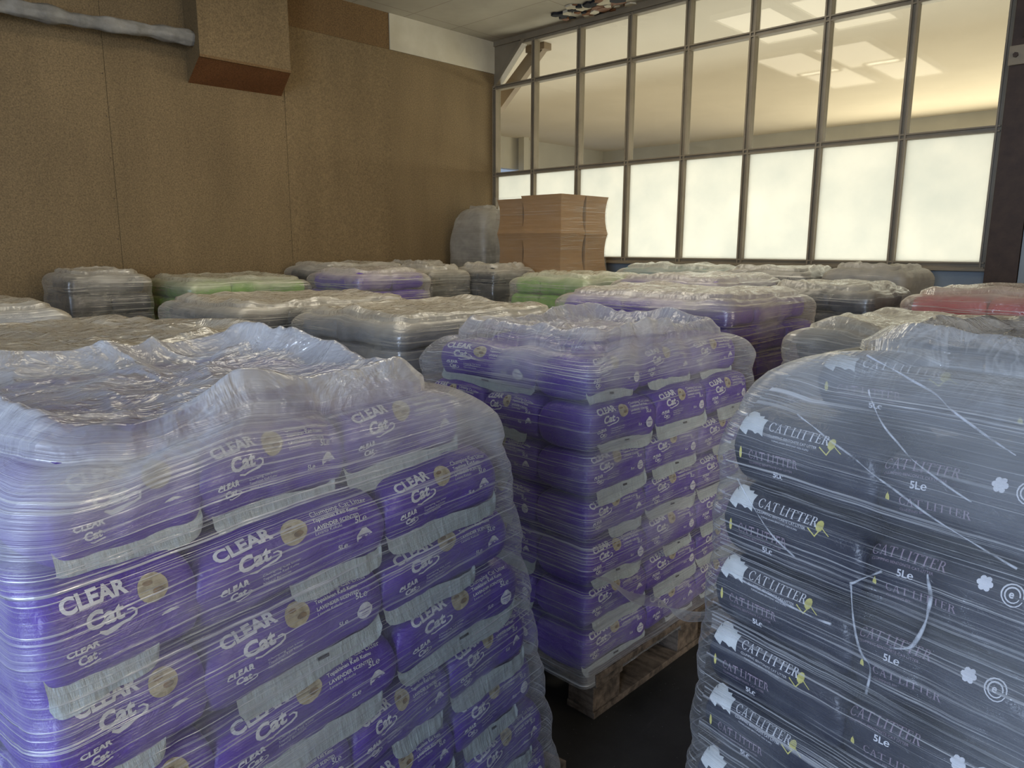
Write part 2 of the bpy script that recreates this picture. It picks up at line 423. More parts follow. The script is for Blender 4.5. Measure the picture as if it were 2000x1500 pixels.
mbn.build('panel_pin', M['steel'], wl)
# back wall with the open loading door, right wall with a strip window
struct(MB().box(-6.4, -2.0, -4.3, -4.2, 0, ZC).box(2.9, 4.2, -4.3, -4.2, 0, ZC).box(-2.0, 2.9, -4.3, -4.2, 3.45, ZC), 'wall_back', M['white_wall'])
struct(MB().box(4.2, 4.3, -4.2, 1.2, 0, ZC).box(4.2, 4.3, 4.4, 6.1, 0, ZC).box(4.2, 4.3, 1.2, 4.4, 0, 1.4).box(4.2, 4.3, 1.2, 4.4, 3.0, ZC), 'wall_right', M['white_wall'])
# wall that carries the glazing: panel below the sill, steel column and wall on the right
struct(MB().box(X0, X1+.06, Y0-.01, Y0+.08, 0, Z_SILL-.035), 'wall_window', M['panel'])
struct(MB().box(-1.03, 4.2, Y0, Y0+.1, 0, ZC), 'wall_far', M['steel'])
struct(MB().box(X0, -.9, Y0-.02, Y0+.1, Z_TOP+.02, ZC), 'trim_1', M['frame'])

col = empty('steel_column', (-1.12, 5.97, 0))
prop(col, 'dark brown steel column standing between the glazed wall and the grey doorway', 'column')
MB().box(-.095, .095, -.08, .07, 0, ZC).build('shaft', M['steel'], col, bevel=.004)
MB().box(-.10, .10, -.10, -.08, 2.62, 2.74).build('bracket', M['frame'], col, bevel=.004)
bt = MB()
for x in (-.06, .06): bt.tube((x, -.10, 2.68), (x, -.118, 2.68), .016, n=6)
bt.build('bolt', M['steel'], col)
MB().box(-.03, .04, -.115, -.08, 2.78, 2.95).build('clip', M['steel'], col, bevel=.004)
struct(MB().box(-1.02, -.945, 5.9, 6.04, 0, 1.62), 'trim_2', M['panel'])

win = empty('window_1'); win['kind'] = 'structure'
def mullion(x, z0, z1, w=.05):
    m = MB().box(x-w/2, x+w/2, Y0-.01, Y0+.05, z0, z1)
    m.box(x-w/2, x-w/2+.013, Y0-.03, Y0-.01, z0, z1).box(x+w/2-.013, x+w/2, Y0-.03, Y0-.01, z0, z1)
    m.build('mullion', M['frame'], win, bevel=.002)
def transom(z, x0, x1, w=.045):
    m = MB().box(x0, x1, Y0-.008, Y0+.048, z-w/2, z+w/2)
    m.box(x0, x1, Y0-.027, Y0-.008, z-w/2, z-w/2+.012).box(x0, x1, Y0-.027, Y0-.008, z+w/2-.012, z+w/2)
    m.build('transom', M['frame'], win, bevel=.002)
for i in range(9):
    mullion(X0+BAY*i+(.028 if i == 0 else 0), Z_SILL-.03, Z_TOP if i else Z_T2, .05 if i % 8 else .06)
for z in (Z_SILL-.01, Z_T1, Z_T2, Z_TOP): transom(z, X0+(.45 if z == Z_TOP else 0), X1)
# slanting corner member and its filler plate
MB().prism([(X0, Z_T2), (X0+.035, Z_T2), (X0+.50, Z_TOP+.02), (X0+.44, Z_TOP+.02)], Y0-.03, Y0+.05).build('corner_bar', M['frame'], win)
MB().prism([(X0, Z_T2+.03), (X0+.43, Z_TOP+.02), (X0, Z_TOP+.02)], Y0, Y0+.04).build('corner_plate', M['frame'], win)
MB().box(X0, X1+.03, Y0-.07, Y0, Z_SILL-.05, Z_SILL-.03).build('sill', M['frame'], win, bevel=.003)
for i in range(8):
    a, b_ = X0+BAY*i+.024, X0+BAY*(i+1)-.024
    MB().box(a, b_, Y0+.015, Y0+.02, Z_SILL+.01, Z_T1-.02).build('frosted_pane', M['frost'], win)
    MB().box(a, b_, Y0+.015, Y0+.019, Z_T1+.02, Z_T2-.02).build('clear_pane', M['glass'], win)
    if i: MB().box(a, b_, Y0+.015, Y0+.019, Z_T2+.02, Z_TOP-.02).build('clear_pane', M['glass'], win)
    else: MB().prism([(X0+.05, Z_T2+.02), (b_, Z_T2+.02), (b_, Z_TOP-.02), (X0+.46, Z_TOP-.02)], Y0+.015, Y0+.019).build('clear_pane', M['glass'], win)

# the hall beyond the glazing
struct(MB().box(-11.2, 5, 6.2, 14.6, ZC, ZC+.1), 'ceiling_hall', M['hall_ceiling'])
struct(MB().box(-11.2, 5, 14.4, 14.6, 2.62, ZC).box(-11.2, 5, 14.4, 14.6, 0, 1.6), 'wall_hall_far', M['hall_grey'])
struct(MB().box(-11.2, -11.0, 6.2, 14.4, 3.05, ZC).box(-11.2, -11.0, 6.2, 14.4, 0, 2.5), 'wall_hall_left', M['hall_grey'])
struct(MB().box(-11.3, 5, 6.2, 14.7, -.1, 0), 'floor_hall', M['hall_grey'])
struct(MB().box(5, 5.1, 6.2, 14.4, 0, ZC), 'wall_hall_right', M['white_wall'])
struct(MB().box(-11.2, X0-.1, 6.1, 6.2, 0, ZC), 'wall_hall_near', M['hall_ceiling'])
hb = empty('slanting_brace', (0, 0, 0)); prop(hb, 'brown slanting roof brace behind the upper left corner panes', 'brace')
MB().prism([(-6.60, 2.93), (-6.60, 3.14), (-6.0, 3.60), (-5.78, 3.60)], 6.42, 6.5).build('strut', M['brace'], hb)
MB().box(-6.02, -5.74, 6.40, 6.52, 3.60, ZC).build('foot_plate', M['brace'], hb)
MB().box(-10.9, -10.75, 11.4, 11.55, 0, ZC).build('hall_post', M['hall_grey'])
prop(bpy.data.objects['hall_post'], 'grey post at the far left wall of the hall behind the glass', 'post')

# ceiling lights above the room (they mirror in the upper panes)
def troffer(x, y, label):
    t = empty('ceiling_light', (x, y, ZC)); prop(t, label, 'ceiling light', 'white panel lights on the ceiling')
    f = MB()
    for s in (-1, 1):
        f.box(-.3, .3, s*.6-.015, s*.6+.015, -.05, -.001); f.box(s*.3-.015, s*.3+.015, -.6, .6, -.05, -.001)
    f.build('frame', M['white_wall'], t)
    MB().box(-.28, .28, -.58, .58, -.035, -.03).build('diffuser', M['lamp_white'], t)
for x, y, w in ((-3.2, 1.9, 'right one of the farther pair'), (-4.0, 1.9, 'left one of the farther pair'), (-3.4, 2.95, 'right one of the middle pair'), (-4.1, 2.95, 'left one of the middle pair'),
                (-2.9, 4.7, 'right one nearest the glass'), (-3.65, 4.7, 'left one nearest the glass')):
    troffer(x, y, 'white panel ceiling light mirrored in the upper panes, '+w)

# duct box and lagged pipe on the brown wall
dk = empty('duct_box', (X0, 3.0, 0)); prop(dk, 'brown boxed duct hanging high on the brown wall', 'duct')
a0, a1, b0, b1, xf = -.37, .44, -.40, .36, .32
MB().add([(0, a0, 2.73), (0, a1, 2.74), (xf, b0, 2.885), (xf, b1, 2.875), (0, a0, ZC), (0, a1, ZC), (xf, b0, ZC), (xf, b1, ZC)],
         [(2, 3, 7, 6), (0, 2, 6, 4), (1, 5, 7, 3)]).build('casing', M['board'], dk)
MB().add([(0, a0, 2.73), (0, a1, 2.74), (xf, b0, 2.885), (xf, b1, 2.875)], [(0, 1, 3, 2)]).build('bottom_board', M['red_ply'], dk)
MB().box(xf-.01, xf+.006, b0-.004, b1+.004, 2.870, 2.889).build('edge_strip', M['board_dark'], dk)
pn = MB()
n_t, n_a = 90, 20
for i in range(n_t):
    y = 2.62-i*.045; t = i*.37
    rr = .046+.006*math.sin(t*1.7)+.004*math.sin(t*4.1)
    zc = 3.022-(2.62-y)*.035
    for k in range(n_a):
        a = 2*PI*k/n_a
        q = rr*(1+.10*math.sin(3*a+t)+.07*math.sin(7*a-t*2)+(.25 if (math.sin(a) > .6 and math.sin(t*.9) > .3) else 0))
        pn.v.append((-5.98+q*math.cos(a), y, zc+q*math.sin(a)))
for i in range(n_t-1):
    for k in range(n_a):
        pn.f.append((i*n_a+k, i*n_a+(k+1) % n_a, (i+1)*n_a+(k+1) % n_a, (i+1)*n_a+k)); pn.m.append(0)
pp = pn.build('lagged_pipe', M['pipe'], smooth=True)
prop(pp, 'pale plaster-lagged pipe running along the brown wall into the duct box', 'pipe')

# broken ceiling corner by the glazing
rnd = random.Random(5)
fl = MB()
for i in range(46):
    x, y = -5.02+rnd.random()*.72, 5.66+rnd.random()*.36; s = .03+rnd.random()*.07
    pts = [(x+s*math.cos(a)*(.6+rnd.random()*.6), y+s*math.sin(a)*(.5+rnd.random()*.5)) for a in np.arange(0, 2*PI, PI/3)]
    fl.prism(pts, ZC-.006-rnd.random()*.02, ZC-.001, 'z', i % 3)
o = fl.build('broken_ceiling_board', [M['red_ply'], M['slot'], M['cream']], None)
prop(o, 'broken brown ceiling boards above the glazed wall corner', 'ceiling damage', kind='structure')

# ------------------------------------------------------------------ printed lettering
def glyphs(text, size, bold=0.0, font=None):
    """(verts Nx2, faces) of a line of text, baseline at 0, starting at x = 0"""
    cu = bpy.data.curves.new('t', 'FONT'); cu.body = text; cu.size = size; cu.offset = bold
    cu.resolution_u = 3; cu.fill_mode = 'FRONT'
    ob = bpy.data.objects.new('t', cu); C.objects.link(ob)
    dg = bpy.context.evaluated_depsgraph_get()
    me = ob.evaluated_get(dg).to_mesh()
    v = [(p.co.x, p.co.y) for p in me.vertices]; f = [tuple(p.vertices) for p in me.polygons]
    ob.evaluated_get(dg).to_mesh_clear()
    bpy.data.objects.remove(ob); bpy.data.curves.remove(cu)
    return v, f

def serif(text, h):
    """roman capitals with thick and thin strokes and serifs"""
    v, f = [], []
    def poly(pts):
        n = len(v); v.extend(pts); f.append(tuple(range(n, n+len(pts))))
    def rect(x0, y0, x1, y1): poly([(x0, y0), (x1, y0), (x1, y1), (x0, y1)])
    def arc(cx, cy, rx, ry, a0, a1, tk, tn, n=14):
        pts = []
        for i in range(n):
            A = [a0+(a1-a0)*(i+j)/n for j in (0, 1)]
            q = []
            for a in A:
                t = tn+(tk-tn)*abs(math.cos(a))
                q.append(((cx+rx*math.cos(a), cy+ry*math.sin(a)), (cx+(rx-t)*math.cos(a), cy+(ry-t*.9)*math.sin(a))))
            poly([q[0][0], q[1][0], q[1][1], q[0][1]])
    x = 0.0; T, t, s = .13*h, .05*h, .035*h
    for ch in text:
        if ch == ' ': x += .32*h; continue
        if ch == 'C':
            arc(x+.42*h, .5*h, .40*h, .52*h, .75, 2*PI-.75, T, t); rect(x+.68*h, .68*h, x+.72*h, .93*h); w = .78*h
        elif ch == 'A':
            poly([(x+.10*h, 0), (x+.15*h, 0), (x+.43*h, .92*h), (x+.38*h, h)]); poly([(x+.60*h, 0), (x+.75*h, 0), (x+.45*h, h), (x+.38*h, h)])
            rect(x+.22*h, .33*h, x+.62*h, .38*h); rect(x, 0, x+.26*h, s); rect(x+.52*h, 0, x+.86*h, s); w = .86*h
        elif ch in 'TILER':
            if ch == 'T':
                rect(x+.32*h, 0, x+.32*h+T, h); rect(x, h-t, x+.77*h, h); rect(x, h*.78, x+.04*h, h-t); rect(x+.73*h, h*.78, x+.77*h, h-t)
                rect(x+.2*h, 0, x+.57*h, s); w = .80*h
            else:
                rect(x+.1*h, 0, x+.1*h+T, h); rect(x, 0, x+.33*h, s); rect(x, h-s, x+.33*h, h); w = .40*h
                if ch in 'LE': rect(x+.23*h, 0, x+.62*h, t); rect(x+.58*h, t, x+.62*h, .24*h); w = .70*h
                if ch == 'E': rect(x+.23*h, h-t, x+.60*h, h); rect(x+.56*h, .78*h, x+.60*h, h-t); rect(x+.23*h, .5*h, x+.46*h, .5*h+t); rect(x+.43*h, .42*h, x+.46*h, .62*h)
                if ch == 'R':
                    rect(x+.23*h, h-t, x+.38*h, h); rect(x+.23*h, .48*h, x+.38*h, .48*h+t); arc(x+.36*h, .74*h, .25*h, .26*h, -PI/2, PI/2, T, t, 8)
                    poly([(x+.36*h, .5*h), (x+.50*h, .5*h), (x+.80*h, 0), (x+.62*h, 0)]); rect(x+.56*h, 0, x+.86*h, s); w = .84*h
        x += w+.05*h
    return v, f

def disc(cx, cy, r, n=22, ry=None):
    ry = ry or r
    v = [(cx, cy)]+[(cx+r*math.cos(2*PI*i/n), cy+ry*math.sin(2*PI*i/n)) for i in range(n)]
    return v, [(0, i+1, (i+1) % n+1) for i in range(n)]
def stroke(pts, w):
    v, f = [], []
    for i, (x, y) in enumerate(pts):
        a = pts[max(0, i-1)]; b = pts[min(len(pts)-1, i+1)]; dx, dy = b[0]-a[0], b[1]-a[1]; l = math.hypot(dx, dy) or 1
        ww = w*(.45+.55*math.sin(PI*min(1, .15+i/(len(pts)-1)*.85)))
        v += [(x-dy/l*ww/2, y+dx/l*ww/2), (x+dy/l*ww/2, y-dx/l*ww/2)]
    for i in range(len(pts)-1): f.append((2*i, 2*i+1, 2*i+3, 2*i+2))
    return v, f

class Art:
    def __init__(s): s.items = []      # (verts, faces, material index)
    def put(s, vf, x, y, mi, sx=1.0, rot=0.0, center=False):
        v, f = vf
        if not v: return s
        if center:
            mx = (min(a for a, _ in v)+max(a for a, _ in v))/2; v = [(a-mx, b) for a, b in v]
        c, n = math.cos(rot), math.sin(rot)
        s.items.append(([(x+(a*sx)*c-b*n, y+(a*sx)*n+b*c) for a, b in v], f, mi)); return s

def clear_cat(A, x, y, k, mi=1):
    """two-line word mark, k = cap height; x, y = left end of the upper line"""
    A.put(glyphs('CLEAR', k*1.38, k*.055), x, y, mi)
    A.put(glyphs('Cat', k*1.62, k*.065), x+k*1.25, y-k*1.55, mi)
    pts = [(x+k*a, y+k*b) for a, b in ((2.0, -1.93), (2.5, -2.10), (3.0, -2.0), (3.5, -1.93), (4.0, -1.86), (4.4, -1.65), (4.45, -1.35), (4.2, -1.15), (3.85, -1.15))]
    A.put(stroke(pts, k*.22), 0, 0, mi)

def purple_art(L, short=False):
    A = Art()
    x = .028
    clear_cat(A, x, -.036, .0195)
    cx = x+.112
    A.put(disc(cx, -.042, .0205, 24), 0, 0, 2)
    A.put(disc(cx+.006, -.047, .008, 9, .005), 0, 0, 3); A.put(disc(cx-.006, -.034, .007, 8, .0035), 0, 0, 3)
    if not short:
        x2 = cx+.031
        A.put(glyphs('Clumping Cat Litter', .0125, .0001), x2, -.032, 1)
        A.put(glyphs('Topaklanan Kedi Kumu', .0085, .0002), x2, -.041, 1)
        A.put(glyphs('LAVENDER SCENTED', .0085, .0002), x2, -.053, 1)
        A.put(glyphs('Lavanta Kokulu', .0075), x2, -.061, 1)
        A.put(glyphs('5L\u212e', .015, .0003), x2+.072, -.064, 1)
    # side gusset
    clear_cat(A, .026, -.089, .0095)
    e = L-.045
    if not short:
        A.put(glyphs('Clumping Cat Litter', .0075), .085, -.090, 1); A.put(glyphs('Topaklanan Kedi Kumu', .006), .085, -.097, 1)
        A.put(glyphs('Natural Bentonite', .006), .085, -.104, 1)
        A.put(glyphs('5L\u212e', .011, .0003), e-.052, -.100, 1)
    A.put(disc(e, -.093, .0155, 20), 0, 0, 1)
    A.put(glyphs('Lavender', .0062, .0001), e, -.091, 0, center=True)
    for q in (.0, -.004): A.put(stroke([(e-.008, -.097+q), (e, -.097+q), (e+.008, -.097+q)], .0014), 0, 0, 0)
    return A

def black_art(L, variant):
    A = Art()
    if variant == 'label':
        shp = [(.012, -.030), (.015, -.010), (.024, -.004), (.040, -.008), (.047, -.016), (.056, -.014), (.058, -.020), (.069, -.021), (.067, -.032), (.069, -.052),
               (.058, -.047), (.052, -.050), (.044, -.046), (.034, -.045), (.030, -.055), (.020, -.050), (.011, -.042)]
        A.put((shp, [tuple(range(len(shp)))]), 0, 0, 4)
        A.put(stroke([(.016, -.009), (.019, -.015), (.022, -.020)], .0014), 0, 0, 0)
        A.put(serif('CAT LITTER', .0165), .078, -.040, 1)
        A.put(glyphs('CLUMPING BENTONITE CAT LITTER', .0062), .080, -.050, 1)
        A.put(glyphs('TOPAKLANAN BENTONIT KEDI KUMU', .0045), .088, -.057, 1)
        A.put(disc(.205, -.036, .007, 10, .010), 0, 0, 2); A.put(stroke([(.185, -.045), (.20, -.055), (.21, -.038), (.225, -.048)], .003), 0, 0, 2)
    else:
        A.put(serif('CAT LITTER', .0155), .010, -.040, 3)
        A.put(glyphs('CLUMPING BENTONITE CAT LITTER', .0060), .011, -.049, 3)
        A.put(glyphs('5L\u212e', .016, .0004), .055, -.066, 1)
        for k in range(6):
            a = k*PI/3; A.put(disc(.178+.007*math.cos(a), -.035+.007*math.sin(a), .0042, 8), 0, 0, 1)
        A.put(disc(.178, -.035, .004, 8), 0, 0, 1)
        for rr in (.014, .0095):
            A.put(stroke([(.215+rr*math.cos(t), -.037+rr*math.sin(t)) for t in np.arange(0, 6.1, .4)], .0022), 0, 0, 1)
        A.put(glyphs('e', .014, .0003), .2105, -.041, 1)
        if variant == 'icon': A.put(disc(.26, -.036, .012, 14), 0, 0, 2)
    # gusset strip
    A.put(disc(.020, -.088, .0035, 8, .011), 0, 0, 2)
    A.put(serif('CAT LITTER', .0145), .040, -.094, 3)
    A.put(glyphs('CLUMPING BENTONITE CAT LITTER', .0058), .042, -.103, 3)
    A.put(glyphs('5L\u212e', .0145, .0005), .095, -.119, 1)
    return A

# ------------------------------------------------------------------ bags
def bag_surface(L, D, h, seed, wr=.004):
    """returns S(x, a): points of the pillow-shaped bag; x in -L/2..L/2, a = angle round the section (0 = outward middle)"""
    ex = 2/3.9
    def S(x, a):
        x = np.asarray(x, float); a = np.asarray(a, float)
        t = np.clip(np.abs(2*x/L), 0, 1)
        th = np.clip(1-t**18, 0, 1)**.5*.93+.05*(1-t**4)+.04
        dp = 1-.07*t**10
        c, s = np.cos(a), np.sin(a)
        y = -(D/2)*dp*np.sign(c)*np.abs(c)**ex
        z = (h/2)*th*np.sign(s)*np.abs(s)**ex
        w = wr*(fbm(x*26+seed, a*1.7, 0, seed, 3)*.8+vnoise(x*9, a*1.1+3, 0, seed+5)+.7*np.sin(np.clip(a, -1.6, 1.6)*2.2+x*5+seed)*(np.abs(a) < 1.6))
        y = y*(1+w*6*0)-c*w; z = z+s*w*.7
        z = z-.006*t**2*(1+np.sin(seed))
        z = z*(1-.05*np.cos(x*17+seed))
        return np.stack([x, y, z+h/2], -1)
    return S

def bag_mesh(name, L, D, h, mats, art=None, seed=1, nx=36, na=36, wr=.004):
    S = bag_surface(L, D, h, seed, wr)
    tx = np.linspace(-1, 1, nx); xs = L/2*np.sign(tx)*(1-(1-np.abs(tx))**1.5)*.999
    aa = np.arange(na)*2*PI/na
    X, A_ = np.meshgrid(xs, aa, indexing='ij')
    P = S(X, A_)
    v = P.reshape(-1, 3); n = len(v)
    f = []
    for i in range(nx-1):
        for k in range(na):
            k2 = (k+1) % na; f.append((i*na+k, i*na+k2, (i+1)*na+k2, (i+1)*na+k))
    ce = [P[0].mean(0)-(.002, 0, 0), P[-1].mean(0)+(.002, 0, 0)]
    v = np.vstack([v, ce])
    for k in range(na):
        k2 = (k+1) % na; f.append((n, k2, k)); f.append((n+1, (nx-1)*na+k, (nx-1)*na+k2))
    mi = [0]*len(f); v = [tuple(p) for p in v]
    if art is not None:
        # arc length table down the outward face
        at = np.linspace(1.05, -1.35, 200); pt = S(np.zeros(200), at)
        al = np.concatenate([[0], np.cumsum(np.linalg.norm(np.diff(pt, axis=0), axis=1))])
        for av, af, am in art.items:
            bm = bmesh.new()
            bv = [bm.verts.new((a, b, 0)) for a, b in av]
            for q in af:
                try: bm.faces.new([bv[i] for i in q])
                except ValueError: pass
            bmesh.ops.triangulate(bm, faces=bm.faces)
            ys = [b for a, b in av]; xx = [a for a, b in av]
            for yc in np.arange(math.floor(min(ys)/.006)*.006+.006, max(ys), .006):
                bmesh.ops.bisect_plane(bm, geom=bm.verts[:]+bm.edges[:]+bm.faces[:], plane_co=(0, yc, 0), plane_no=(0, 1, 0))
            for xc in np.arange(math.floor(min(xx)/.02)*.02+.02, max(xx), .02):
                bmesh.ops.bisect_plane(bm, geom=bm.verts[:]+bm.edges[:]+bm.faces[:], plane_co=(xc, 0, 0), plane_no=(1, 0, 0))
            bm.verts.index_update()
            co = np.array([q.co[:2] for q in bm.verts])
            ux = np.clip(co[:, 0]-L/2, -L/2+.004, L/2-.004); ang = np.interp(-co[:, 1], al, at)
            p0 = S(ux, ang); e = 1e-3
            d1 = S(ux+e, ang)-S(ux-e, ang); d2 = S(ux, ang+e)-S(ux, ang-e)
            nr = np.cross(d1, d2); nr /= np.linalg.norm(nr, axis=1)[:, None]+1e-12
            cen = np.array([0, 0, h/2]); flip = np.sign(((p0-cen)*nr)[:, 1:].sum(1)); nr *= flip[:, None]
            lift = .0012 if am in (1, 2, 3, 4) else .0018
            if am == 3: lift = .0016
            p = p0+nr*lift
            b0_ = len(v); v += [tuple(q) for q in p]
            for q in bm.faces: f.append(tuple(b0_+w.index for w in q.verts)); mi.append(am)
            bm.free()
    me = bpy.data.meshes.new(name); me.from_pydata(v, [], f)
    for m in mats: me.materials.append(m)
    me.polygons.foreach_set('material_index', mi)
    me.polygons.foreach_set('use_smooth', [True]*len(f))
    me.update(); return me

def flap_mesh(name, L, D, h, seed, slot=True):
    """pale folded end strip hanging along the lower outward edge of a bag"""
    S = bag_surface(L, D, h, seed, .004); rn = random.Random(seed)
    nx, nv = 40, 7
    xs = np.linspace(-L/2+.004, L/2-.003, nx)
    a0 = -.62; base = S(xs, np.full(nx, a0))
    v = []
    hh = .036+.006*np.sin(xs*15+seed)+.006*vnoise(xs*14+seed, 0*xs, 0, seed)
    for j in range(nv):
        t = j/(nv-1)
        out = .0035+.009*t+.004*vnoise(xs*20, 0*xs+t*2, 0, seed+3)*t
        dz = -hh*t
        for i in range(nx): v.append((base[i, 0], base[i, 1]-out[i]*(1.0), base[i, 2]+.006+dz[i]))
    f = [(j*nx+i, j*nx+i+1, (j+1)*nx+i+1, (j+1)*nx+i) for j in range(nv-1) for i in range(nx-1)]
    mi = [0]*len(f)
    if slot:
        i = 17+seed % 4
        a, b, c, d = v[1*nx+i], v[1*nx+i+3], v[3*nx+i+3], v[3*nx+i]
        n = len(v); v += [(p[0], p[1]-.0015, p[2]) for p in (a, b, tuple(np.array(b)*.55+np.array(c)*.45), tuple(np.array(a)*.55+np.array(d)*.45))]
        f.append((n, n+1, n+2, n+3)); mi.append(1)
    me = bpy.data.meshes.new(name); me.from_pydata(v, [], f)
    me.materials.append(M['flap']); me.materials.append(M['slot'])
    me.polygons.foreach_set('material_index', mi); me.polygons.foreach_set('use_smooth', [True]*len(f))
    return me

BAG_H = .138
def mats_for(c): return [M[c], M['print'], M['clump'], M['clump_dark'], M['label_white']]
def mats_black(c): return [M[c], M['print'], M['yellow_print'], M['dim_print'], M['label_white']]
BAGS = {}
for sd in (1, 2, 3):
    BAGS['purple', 'long', sd] = (bag_mesh('litter_bag', .305, .21, BAG_H, mats_for('purple'), purple_art(.305), sd, 44, 44), flap_mesh('folded_flap', .305, .21, BAG_H, sd, sd != 2), .305)
BAGS['purple', 'short', 1] = (bag_mesh('litter_bag', .205, .21, BAG_H, mats_for('purple'), purple_art(.205, True), 4, 36, 44), flap_mesh('folded_flap', .205, .21, BAG_H, 4, False), .205)
for i, vr in enumerate(('label', 'plain', 'icon')):
    BAGS['navy', vr, 1] = (bag_mesh('litter_bag', .29, .21, BAG_H, mats_black('navy'), black_art(.29, vr), 6+i, 44, 44, .003), None, .29)
for c in ('purple', 'black', 'navy', 'green', 'red', 'teal', 'grey', 'silver'):
    for sd in (1, 2):
        BAGS[c, 'far', sd] = (bag_mesh('litter_bag', .305, .21, BAG_H, [M[c]], None, 10+sd, 18, 20, .006), None, .305)

ORD = ['top', 'second', 'third', 'fourth', 'fifth', 'sixth', 'seventh', 'eighth', 'ninth', 'tenth']
NTH = ['first', 'second', 'third', 'fourth', 'fifth', 'sixth', 'seventh', 'eighth']

class Stack:
    """a pallet load: local frame at (cx, cy) turned by rot; x0..y1 = load rectangle at the pallet, t* = at the top"""
    def __init__(s, cx, cy, rot, w, d, levels, top=None, zp=.152):
        s.c, s.rot, s.w, s.d, s.levels, s.zp = Vector((cx, cy, 0)), rot, w, d, levels, zp
        s.base = (-w/2, w/2, -d/2, d/2); s.top = top or s.base
        s.M = Matrix.Translation(s.c) @ Matrix.Rotation(rot, 4, 'Z')
    def rect(s, z):
        t = min(1, max(0, (z-s.zp)/(s.levels[-1]-s.zp)))
        return [a+(b-a)*t for a, b in zip(s.base, s.top)]

def place_bag(st, key, lx, ly, z, face_rot, sl, sh, rn, label, group, flap=True, tilt=0):
    me, fm, L = BAGS[key]
    o = bpy.data.objects.new('litter_bag', me); C.objects.link(o)
    m = st.M @ Matrix.Translation((lx, ly, z)) @ Matrix.Rotation(face_rot+rn.uniform(-.012, .012), 4, 'Z') @ Matrix.Rotation(rn.uniform(-.012, .012)+tilt, 4, 'Y') @ Matrix.Diagonal((sl/L, 1, sh/BAG_H, 1))
    o.matrix_world = m
    prop(o, label, 'litter bag', group)
    if flap and fm is not None:
        c = bpy.data.objects.new('folded_flap', fm); C.objects.link(c); c.parent = o
        c['label'] = 'pale folded flap'
        fsx = rn.choice((1, 1, .86, .7, .55)); c.scale = (fsx, 1, rn.uniform(.75, 1.1)); c.location = (rn.uniform(-.5, .5)*(1-fsx)*L, 0, rn.uniform(-.004, .006))
        c.rotation_euler = (0, rn.uniform(-.025, .025), 0)
    return o

def load_bags(st, colour, sname, group, kinds, seed, nL=99, nR=99, faces=('x', 'y'), main='x', first_short=False, flap=True, fill=True, inset_top=0.0, extra=None, BL=.305):
    rn = random.Random(seed); BD = .21
    nl = len(st.levels)-1; cnt = 0
    for k in range(nl):
        down = nl-1-k
        if down >= max(nL, nR): continue
        z0, z1 = st.levels[k], st.levels[k+1]
        x0, x1, y0, y1 = st.rect((z0+z1)/2)
        if down == 0 and inset_top: x0 += inset_top; x1 -= inset_top; y0 += inset_top; y1 -= inset_top
        cx_ = rn.uniform(-.006, .006); jog = rn.uniform(-.02, .02) if kinds == 'near' and main == 'x' else 0
        cc = extra.get(down, colour) if extra else colour
        jobs = []
        def run(a, b, fs):
            out = []; s_ = a
            if fs: out.append(('short', s_, .195)); s_ += .19
            n = max(1, round((b-s_)/BL)); l = (b-s_)/n
            for i in range(n): out.append(('long', s_+i*l+(jog if i else 0), l+((jog if i == 0 else 0)-(jog if i == n-1 else 0) if n > 1 else 0)))
            return out
        if down < nR:
            ya = y0 if main == 'x' else y0+BD
            for i, (kd, s_, l) in enumerate(run(ya, y1, first_short)): jobs.append((x1-BD/2+cx_, s_+l/2, PI/2, l, kd, 'right side', i))
        if down < nL:
            xb = x1-BD if main == 'x' else x1
            r = run(x0, xb, False)
            for i, (kd, s_, l) in enumerate(r): jobs.append((s_+l/2, y0+BD/2+cx_, 0, l, kd, 'left side', (i if main == 'y' else len(r)-1-i)))
        if down == 0 and fill:
            xa = x0; xb2 = x1-BD if nR else x1; ya = y0+BD if nL else y0
            ny = max(1, round((y1-ya)/BD)); nx = max(1, round((xb2-xa)/BL)); i = 0
            for a in range(nx):
                for b in range(ny):
                    jobs.append((xa+(a+.5)*(xb2-xa)/nx, ya+(b+.5)*(y1-ya)/ny, PI, (xb2-xa)/nx, 'fill', 'middle', i)); i += 1
        for (lx, ly, fr, l, kd, sd, i) in jobs:
            if kinds == 'far' or kd == 'fill': key = (cc, 'far', 1+rn.randint(0, 1))
            elif cc == 'purple': key = ('purple', 'short', 1) if kd == 'short' else ('purple', 'long', 1+rn.randint(0, 2))
            else: key = ('navy', 'label' if i == 0 else ('icon' if i == 2 else 'plain'), 1)
            nm = {'navy': 'dark blue' if kinds == 'far' else 'black', 'teal': 'teal', 'silver': 'silvery'}.get(cc, cc)
            lay = ORD[min(down, 9)]+' layer'+('' if down == 0 else ' down')
            lab = '%s litter bag %s along %s, %s, %s' % (nm, NTH[min(i, 7)], sd, lay, sname) if sd != 'middle' else '%s litter bag %s in the middle, %s, %s' % (nm, (NTH+['ninth', 'tenth', 'eleventh', 'twelfth', 'thirteenth', 'fourteenth', 'fifteenth', 'sixteenth'])[min(i, 15)], lay, sname)
            place_bag(st, key, lx, ly, z0+.001, fr, l*1.0, (z1-z0)*.99, rn, lab, group, flap and kd != 'fill'); cnt += 1
    return cnt

# ------------------------------------------------------------------ stretch film
def ridged(x, y, seed, o=3):
    s, a, t = 0, 1.0, 0
    for i in range(o):
        s = s+a*(1-np.abs(vnoise(x*1.9**i+3*i, y*1.9**i-5*i, 0, seed+i)))**1.8; t += a; a *= .4
    return s/t

